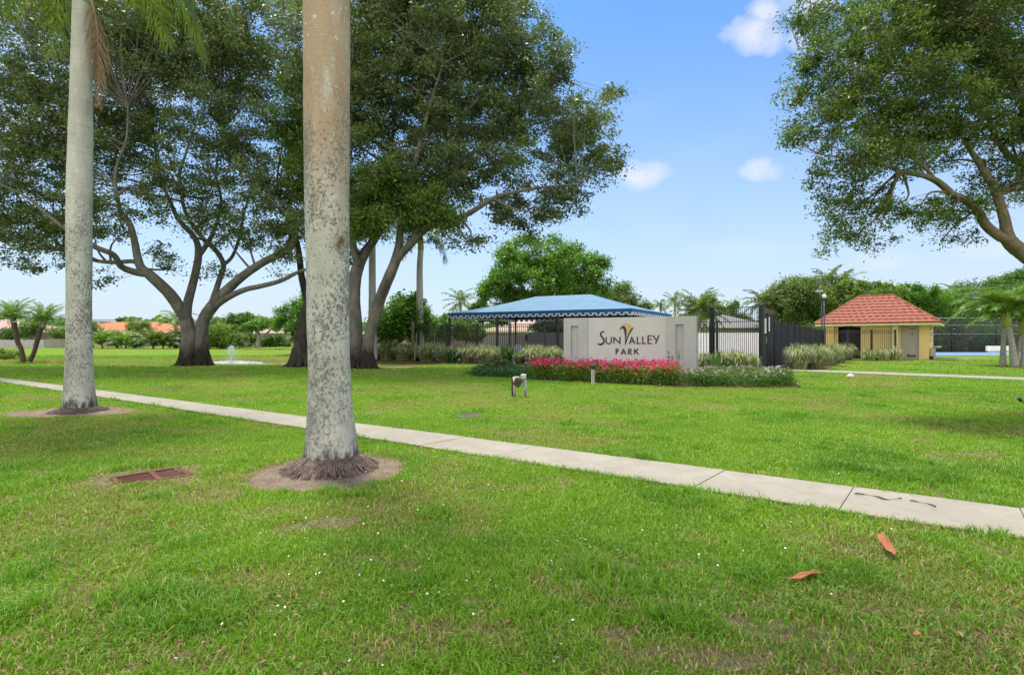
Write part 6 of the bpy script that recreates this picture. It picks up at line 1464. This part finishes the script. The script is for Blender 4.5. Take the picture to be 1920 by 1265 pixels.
# broad leaved weeds and brown litter among the near grass
def scatter_low(name, label, cat, n, d0, d1, size, asp, zlo, zhi, m_, thr, sc_, seed, up=1.0, tight=.03, per=6):
    g = np.random.default_rng(seed); y = d0+(d1-d0)*g.random(n)**1.5; x = g.uniform(-1.1, 1.1, n)*y
    k = lawn_ok(x, y) & (fnoise(x+seed, y-seed, sc_) > thr) & (soil(x, y) < .8); x, y = x[k], y[k]
    x = np.repeat(x, per)+g.normal(0, tight, len(x)*per); y = np.repeat(y, per)+g.normal(0, tight, len(y)*per)
    k = lawn_ok(x, y); x, y = x[k], y[k]
    C = np.stack([x, y, hgt(x, y)+g.uniform(zlo, zhi, len(x))], 1); V = leaves_np(C, size, asp, g, up=up, szvar=.45)
    me = mesh_np(name, V.reshape(-1, 3), np.arange(len(V)*4), np.arange(len(V))*4, False, {'rnd': np.repeat(g.random(len(V)), 4)})
    tag(link(name, me, m_), label, cat, kind='stuff')
M['weed'] = leafmat('weed_leaf', [(.06, .15, .02), (.11, .24, .03), (.18, .32, .05)], rough=.5)
M['litter'] = leafmat('litter_leaf', [(.10, .06, .03), (.22, .13, .06), (.34, .24, .12)], rough=.8, trans=.1, tcol=(1, 1, 1))
scatter_low('weeds', 'low round leaved weeds mixed into the near lawn', 'weeds', 5200, 1.5, 8.5, .019, .8, .018, .042, M['weed'], .60, .4, 61, tight=.05, per=8)
scatter_low('leaf_litter', 'small brown dead leaves and clippings scattered in the lawn', 'leaf litter', 3400, 2.1, 14, .030, .35, .012, .045, M['litter'], .40, .9, 62, up=.6, tight=.12, per=2)

# ------------------------------------------------------------------ pond fountain
M['spray'] = leafmat('water_spray', [(.78, .82, .85), (.86, .88, .90)], rough=.6, trans=.4, tcol=(1, 1, 1)); 
fx, fy = X_(434, 33.6), 33.6; ft = empty('pond_fountain', (fx, fy, -.28), 'white water jet fountain splashing in the small pond', 'fountain')
g = np.random.default_rng(5); n = 5200; ph = g.uniform(0, 2*np.pi, n); t = g.random(n)**.8; vr = np.abs(g.normal(.0, .27, n)); zt_ = g.normal(1.16, .08, n)
r_ = vr*t*1.0+.02; z_ = -.28+zt_*(1-(2*t-1)**2)*1.0
C = np.stack([fx+np.cos(ph)*r_+g.normal(0, .02, n), fy+np.sin(ph)*r_, z_], 1)
leaf_mesh('jet', leaves_np(C[:2600], .035, .4, g, up=.1), g.random(2600), M['spray'], ft)
n = 5200; ph = g.uniform(0, 2*np.pi, n); r_ = g.random(n)**.7*2.5; C = np.stack([fx+np.cos(ph)*r_, fy+np.sin(ph)*r_*.6, -.26+.20*g.random(n)**1.5*(1-r_/2.7)+.11*(r_ < 2)], 1)
leaf_mesh('splash', leaves_np(C, .07, .5, g, up=.5), g.random(n), M['spray'], ft)
b = MB(); b.lathe((fx, fy, -.32), [(.3, 0), (.3, .08), (.08, .12), (.05, .2)], n=16); b.build('nozzle_float', M['black'], ft)

# ------------------------------------------------------------------ far palms
def slim_palm(name, label, px, py, d, trunk_px, crown, seed, rb=.14, rt_=.11, bark='palmbark', lm='palm_leaf_lt', group=None, shaft=None, base_z=0):
    """trunk_px: photo points from foot to head; crown: dict for ring_specs"""
    g = np.random.default_rng(seed); base = P(trunk_px[0][0], trunk_px[0][1], d); root = empty(name, (base.x, base.y, 0), label, 'palm tree', group)
    n = len(trunk_px); rows = [(*P(p[0], p[1], d), rb+(rt_-rb)*i/(n-1)) for i, p in enumerate(trunk_px)]
    rows[0] = (rows[0][0], rows[0][1], -.1, rb*1.25); q = catmull(rows, 6); b = MB(); b.tube([p[:3] for p in q], [p[3] for p in q], n=12, jit=.03); b.build('trunk', M[bark], root)
    top = q[-1][:3]
    if shaft:
        b = MB(); b.tube([top, top+np.array([0, 0, shaft*.5]), top+np.array([0, 0, shaft])], [rt_*1.15, rt_, rt_*.5], n=10); b.build('crownshaft', M['yellowshaft'], root); top = top+np.array([0, 0, shaft*.9])
    parts = crown.pop('parts', False)
    fronds(root, tuple(top), ring_specs(g, **crown), M[lm], None, g, as_parts=parts, rrad=.02 if d < 40 else .03)
    return root
GD = 'slim pygmy palms at the far left'
dq = 36.0
slim_palm('pygmy_palm', 'left slim dark palm with curved trunk and feathery crown', 35, 673, dq, [(44, 673), (40, 655), (33, 640), (28, 615), (24, 597)], dict(n=34, length=1.9, nl=28, lf=.34, w=.05, e0=(88, 8), e1=(25, -42)), 1, rb=.13, rt_=.17, bark='palmbark_dark', group=GD)
slim_palm('pygmy_palm', 'right slim dark palm leaning away to the right', 56, 672, dq, [(56, 672), (64, 660), (68, 645), (75, 620), (83, 602)], dict(n=32, length=1.8, nl=28, lf=.34, w=.05, e0=(88, 10), e1=(25, -40)), 2, rb=.12, rt_=.16, bark='palmbark_dark', group=GD)
bush('shrub', 'low yellow green shrub at the far left edge behind the sidewalk', 'shrub', [(14, 668, 37, 24, 12, .6), (-20, 668, 37, 30, 13, .8)], 4500, .14, .4, M['leaf_lime'], 3, clumps=60)
slim_palm('coconut_palm', 'small coconut palm left of the big twin trunk tree, before the houses', 318, 650, 74, [(329, 650), (329, 625), (328, 598)], dict(n=15, length=3.2, nl=22, lf=.8, w=.13, e0=(70, -10), e1=(-30, -70)), 4, rb=.2, rt_=.14)
# adonidia cluster on the right
GC = 'palm cluster on the lawn at right'
da = 27.6
for i, (pts, lab) in enumerate((([(1880, 682), (1881, 650), (1883, 612)], 'leftmost straight grey stem of the palm cluster'), ([(1903, 686), (1898, 650), (1891, 612)], 'thickest left leaning stem of the palm cluster'),
                                ([(1902, 687), (1908, 660), (1914, 628)], 'short stem leaning right in the palm cluster'), ([(1918, 687), (1920, 660), (1921, 618)], 'stem cut by the right edge in the palm cluster'))):
    slim_palm('christmas_palm', lab, *pts[0], da+[0, -.6, .3, -.5][i], list(pts), dict(n=16, length=2.5, nl=46, lf=.62, w=.06, e0=(86, 34), e1=(0, -62), p=1.1, parts=True), 20+i, rb=.13 if i != 1 else .155, rt_=.10 if i != 1 else .13, group=GC, shaft=.85, lm='palm_leaf_lt')
# royal palms behind the shade tree
GY = 'royal palms behind the shade tree'
slim_palm('royal_palm', 'grey royal palm stem between the two stems of the middle shade tree', 697, 672, 33, [(699, 676), (698, 600), (698, 540), (698, 470), (699, 400)], dict(n=15, length=3.4, nl=40, lf=.75, w=.07, e0=(75, 0), e1=(-20, -75)), 31, rb=.27, rt_=.2, bark='royal_pale', group=GY, shaft=1.3, lm='palm_leaf')
slim_palm('royal_palm', 'grey royal palm stem rising behind the broad leaved tree near the pool', 787, 672, 34.5, [(787, 676), (787, 600), (787, 540), (787, 500), (789, 468)], dict(n=17, length=3.4, nl=44, lf=.8, w=.07, e0=(75, -5), e1=(-25, -80)), 32, rb=.26, rt_=.19, bark='royal_pale', group=GY, shaft=1.3, lm='palm_leaf')
GFp = 'far palms on the skyline'
for i, (px, py, d, L_, lab, kw) in enumerate(((863, 566, 70, 2.9, 'far palm tuft above the left end of the blue canopy', dict()), (1238, 573, 95, 2.0, 'tiny round headed palm left of its taller neighbour', dict()), (1265, 566, 90, 2.7, 'small fan palm on the skyline right of the canopy', dict()),
                                        (1310, 583, 55, 3.4, 'bushy date palm rising behind the right end of the sign', dict(n=40)), (1432, 567, 60, 2.7, 'dark date palm just above the pool gate', dict(n=26)), (1553, 528, 62, 2.8, 'dark palm above the lamp posts', dict()),
                                        (1580, 530, 64, 2.8, 'dark palm between the lamp posts and the red roof', dict()), (1786, 543, 110, 3.0, 'tiny palm above the brown house roof', dict(n=12)), (440, 601, 78, 2.0, 'dark little palm beside the flat topped tree', dict()))):
    slim_palm('palm_tree', lab, px, 650, d, [(px, 648), (px+1, (648+py)/2), (px, py)], {**dict(n=18, length=L_, nl=16, lf=L_*.27, w=.16, e0=(80, -25), e1=(15, -65)), **kw}, 50+i, rb=.22, rt_=.18, group=GFp, lm='palm_leaf')
GS = 'clumping palms before the orange roofed house'
for i, (px, w_, h_, d, lab) in enumerate(((192, 32, 32, 72, 'green clumping palm just right of the left palm trunk'), (236, 24, 30, 72, 'clumping palm left of the round clipped bush'), (287, 30, 34, 70, 'darker clumping palm right of the round clipped bush'), (306, 22, 28, 70, 'clumping palm touching the twin trunk tree'))):
    slim_palm('clumping_palm', lab, px, 650, d, [(px, 650), (px, 649), (px, 648)], dict(n=44, length=h_/F*d*1.25, nl=18, lf=.6, w=.11, e0=(90, 35), e1=(35, -50)), 70+i, rb=.10, rt_=.1, bark='palmbark_dark', group=GS, lm='palm_leaf' if i > 1 else 'palm_leaf_lt')

# ------------------------------------------------------------------ background trees and shrubs
bush('clipped_bush', 'round clipped bright green bush before the orange roofed house', 'shrub', [(253, 640, 71, 14, 11, 1.0)], 5200, .16, .6, M['leaf_bright'], 101, clumps=90, spread=.22)
GH = 'shrubs along the far houses'
for i, (px, py, d, rx, ry, m_, lab) in enumerate(((140, 622, 74, 26, 7, 'leaf_lime', 'low hedge top above the darker board fence'), (60, 618, 78, 22, 16, 'leaf_mid', 'dense shrub between the two slim palms'), (218, 636, 76, 18, 12, 'leaf_mid', 'shrub against the dark porch'), (330, 636, 74, 14, 14, 'leaf_dark', 'dark shrub half hidden by the twin trunk tree'), (12, 628, 79, 26, 12, 'leaf_mid', 'shrub before the pink roofed house at the left edge'), (112, 626, 79, 16, 14, 'leaf_fresh', 'upright shrub beside the left palm trunk across the pond'), (172, 622, 77, 16, 16, 'leaf_mid', 'shrub just right of the left palm trunk across the pond'), (262, 614, 80, 20, 12, 'leaf_fresh', 'tall shrub behind the round clipped bush'))):
    bush('shrub', lab, 'shrub', [(px, py, d, rx, ry, 1.4)], 3600, .22, .55, M[m_], 110+i, GH, clumps=60)
GT = 'trees across the pond'
for i, (bls, nl, ls, m_, tr_, lab) in enumerate((
    ([(415, 630, 70, 34, 20, 3), (395, 640, 70, 24, 12, 2), (440, 636, 70, 24, 14, 2.5)], 11000, .26, 'leaf_lime', None, 'wide pale green spreading shrub behind the fountain'),
    ([(455, 598, 80, 30, 10, 4), (440, 604, 80, 22, 8, 3), (478, 602, 80, 22, 7, 3), (462, 612, 80, 30, 6, 3)], 9000, .26, 'leaf_mid', [[(462, 650, 80, .3), (463, 625, 80, .25), (460, 605, 80, .15)], [(463, 630, 80, .2), (446, 606, 80, .1)], [(463, 628, 80, .2), (480, 604, 80, .1)]], 'flat topped umbrella shaped tree across the pond'),
    ([(500, 608, 68, 40, 10, 4), (470, 614, 68, 26, 8, 3), (530, 606, 68, 28, 12, 3)], 9500, .24, 'leaf_bright', [[(485, 652, 68, .28), (485, 632, 68, .24), (484, 620, 68, .15), (478, 610, 68, .1)], [(486, 634, 68, .16), (500, 625, 68, .14), (512, 612, 68, .1)]], 'spreading tree with pale forked trunk right of the fountain'),
    ([(560, 590, 46, 34, 18, 3), (545, 608, 46, 28, 14, 2.5), (585, 575, 46, 30, 22, 3), (575, 610, 46, 34, 18, 3), (525, 600, 46, 18, 6, 1.5), (560, 628, 46, 26, 10, 2)], 15000, .19, 'leaf_bright', None, 'bright green tree leaning in left of the dark trunk'),
    ([(470, 640, 84, 60, 11, 2), (530, 640, 84, 50, 12, 2), (400, 640, 84, 40, 12, 2)], 9000, .28, 'leaf_mid', None, 'long dark hedge below the far trees'),
    ([(400, 612, 88, 22, 14, 3), (380, 620, 88, 20, 12, 3)], 5000, .3, 'leaf_mid', None, 'dark green tree just right of the twin trunk'),
    ([(232, 600, 120, 8, 5, 2), (124, 602, 120, 10, 5, 2)], 2000, .35, 'leaf_dark', None, 'distant treetop peeking over the orange roofs'),
)):
    bush('tree' if i not in (0, 4) else 'shrub', lab, 'tree' if i not in (0, 4) else 'shrub', bls, nl, ls, .6, M[m_], 120+i, GT, trunks=tr_, bm=M['palmbark'] if tr_ else None, clumps=110, spread=.24)
# broad-leaved tree left of the pool
bush('broadleaf_tree', 'sprawling bright green broad leaved tree between the shade tree and the pool fence', 'tree', [(765, 592, 35.5, 46, 36, 2), (735, 600, 35.5, 38, 40, 2), (795, 605, 35.5, 26, 28, 1.5), (720, 630, 35.5, 24, 24, 1.4), (770, 628, 35.5, 42, 18, 1.6), (780, 570, 35.5, 24, 18, 1)], 13000, .26, .55, M['leaf_bright'], 140,
     trunks=[[(702, 684, 35, .26), (706, 665, 35, .22), (708, 645, 35.2, .18), (722, 632, 35.4, .15), (742, 612, 35.5, .09)], [(702, 684, 35, .2), (715, 640, 35.5, .12), (735, 590, 35.6, .07)], [(706, 665, 35, .15), (750, 640, 35.5, .1), (785, 600, 35.6, .05)]], bm=M['bark'], clumps=170, spread=.2, up=.8)
for (px_, py_, l_) in ((812, 612, 'dense green shrub behind the left end of the pool fence'), (868, 614, 'green shrub behind the pool fence under the left canopy edge'), (1015, 640, 'dark shrub behind the pool chairs')):
    bush('shrub', l_, 'shrub', [(px_, py_, 49, 34, 16, 1.6), (px_+8, py_+14, 49, 36, 14, 1.5)], 7000, .2, .55, M['leaf_mid'], int(px_), 'shrubs beyond the pool', clumps=70)
b = MB(); p_ = P(774, 680, 33.2); b.lathe((p_.x, p_.y, 0), [(.11, 0), (.10, 2.5), (.09, 2.55)], n=10); tag(b.build('wooden_post', M['bark_brown']), 'short round wooden post at the left corner of the pool fence', 'post')
bush('shrub', 'low leafy shrub under the broad leaved tree', 'shrub', [(712, 655, 36, 26, 18, .8), (690, 655, 36, 26, 20, .8)], 5000, .18, .5, M['leaf_mid'], 141, clumps=60)
# big tree behind the canopy
bush('canopy_tree', 'large rounded green tree towering behind the blue canopy', 'tree', [(1010, 480, 52, 75, 36, 5), (1060, 500, 52, 80, 34, 5), (955, 510, 52, 50, 36, 4.5), (1000, 530, 52, 95, 40, 5.5), (1095, 535, 52, 48, 36, 4), (930, 550, 52, 30, 34, 3), (1120, 500, 52, 26, 12, 2), (1040, 560, 52, 100, 30, 5), (960, 465, 52, 22, 10, 2)], 64000, .24, .62, M['leaf_bright'], 150,
     trunks=[[(1030, 655, 52, .5), (1032, 610, 52, .42), (1028, 560, 52, .3), (1020, 500, 52, .15)], [(1031, 620, 52, .3), (1000, 570, 52, .22), (965, 520, 52, .1)], [(1031, 610, 52, .3), (1070, 560, 52, .2), (1095, 520, 52, .1)]], bm=M['bark'], clumps=330, spread=.17, up=.7)
bush('canopy_tree', 'lower olive tree sloping down behind the right half of the blue canopy', 'tree', [(1160, 562, 56, 36, 26, 4), (1195, 580, 56, 28, 20, 3), (1130, 575, 56, 40, 22, 4), (1170, 600, 56, 50, 24, 4)], 19000, .24, .6, M['leaf_oak2'], 151, clumps=130, spread=.2)
bush('canopy_tree', 'dark tree low behind the left slope of the blue canopy', 'tree', [(905, 580, 58, 26, 14, 3), (930, 590, 58, 36, 16, 3), (880, 598, 58, 34, 14, 3), (840, 604, 58, 40, 12, 3)], 12000, .25, .6, M['leaf_mid'], 152, clumps=100, spread=.2)
bush('shrub', 'dense dark shrub under the canopy behind the pool', 'shrub', [(1030, 615, 50, 40, 14, 2), (1075, 618, 50, 60, 14, 2)], 9000, .22, .6, M['leaf_dark'], 153, clumps=80)
bush('tree', 'rounded olive tree behind the grey roofed house', 'tree', [(1335, 575, 78, 42, 18, 5), (1300, 590, 78, 30, 12, 4), (1370, 585, 78, 22, 14, 3), (1340, 605, 78, 60, 20, 5)], 13000, .32, .6, M['leaf_mid'], 154, clumps=110, spread=.2)
# wall of greenery on the right
GW = 'dense trees behind the yellow building'
wall_trees = [([(1485, 560, 60, 38, 34, 5), (1465, 590, 60, 26, 26, 4), (1500, 540, 60, 26, 18, 4)], 24000, 'leaf_oak2', 'rounded olive green tree right above the pool gate'),
              ([(1530, 535, 66, 24, 12, 3), (1545, 560, 66, 44, 34, 5), (1520, 590, 64, 50, 22, 5)], 22000, 'leaf_mid', 'uneven tree with a small raised top behind the lamp posts'),
              ([(1600, 548, 58, 50, 20, 5), (1580, 575, 58, 50, 26, 5), (1640, 560, 58, 40, 26, 4)], 24000, 'leaf_lime', 'yellow green tree directly above the left slope of the red roof'),
              ([(1690, 552, 58, 42, 20, 4), (1720, 580, 58, 50, 34, 4), (1660, 545, 60, 22, 10, 3)], 23000, 'leaf_bright', 'bright green tree above the red roof ridge'),
              ([(1760, 575, 60, 40, 26, 4), (1730, 560, 62, 28, 14, 4), (1790, 600, 60, 46, 30, 4)], 20000, 'leaf_bright', 'leafy tree just right of the red roof'),
              ([(1850, 560, 62, 50, 34, 5), (1820, 590, 62, 40, 30, 4), (1900, 580, 62, 60, 40, 5), (1960, 570, 62, 60, 44, 5)], 28000, 'leaf_mid', 'big dense tree behind the palm cluster'),
              ([(1890, 530, 70, 28, 14, 3), (1930, 520, 70, 40, 18, 4)], 9000, 'leaf_mid', 'feathery treetop rising over the palm cluster')]
for i, (bls, nl, m_, lab) in enumerate(wall_trees):
    bush('tree', lab, 'tree', bls, nl, .27, .5, M[m_], 160+i, GW, clumps=190, spread=.18, up=.6)
for i in range(8):
    px = 1690+i*46
    bush('hedge_shrub', ['tall dark hedge shrub behind the right corner of the yellow building', 'dark hedge shrub behind the second tennis fence bay', 'dark hedge shrub left of the tennis fence post', 'dark hedge shrub right of the tennis fence post', 'dark hedge shrub behind the white bench', 'dark hedge shrub behind the palm cluster stems', 'dark hedge shrub at the right edge of the picture', 'dark hedge shrub just past the right edge'][i], 'shrub',
         [(px, 635, 54, 34, 30, 1.6), (px+10, 655, 54, 36, 16, 1.4)], 7000, .2, .5, M['leaf_mid'] if i % 2 else M['leaf_dark'], 180+i, 'hedge behind the tennis court', clumps=70, spread=.24)
bush('hedge_shrub', 'dark greenery seen through the passage left of the yellow building', 'shrub', [(1560, 625, 50, 40, 26, 2), (1600, 635, 50, 40, 26, 2), (1510, 630, 56, 50, 22, 2)], 13000, .22, .5, M['leaf_mid'], 190, clumps=110)
# far tree line that reads as one mass
g = np.random.default_rng(300); n = 46000
az_ = g.uniform(-1.35, 1.35, n); dist = g.uniform(128, 150, n); x_ = np.sin(az_)*dist; y_ = np.cos(az_)*dist
top_ = 3.2+3.0*fnoise(az_*60+100, az_*0+5, 6.0)+2.2*vnoise(az_*60, az_*0, 1.2)
C = np.stack([x_, y_, g.random(n)**.7*top_], 1)
me_v = leaves_np(C, .95, .6, g, up=.6); me = mesh_np('far_woods', me_v.reshape(-1, 3), np.arange(n*4), np.arange(n)*4, False, {'rnd': np.repeat(np.clip(g.random(n)*.6+.4*vnoise(x_, y_, 7), 0, 1), 4)})
tag(link('far_woods', me, M['leaf_mid']), 'low distant belt of trees closing the horizon', 'woods', kind='stuff')
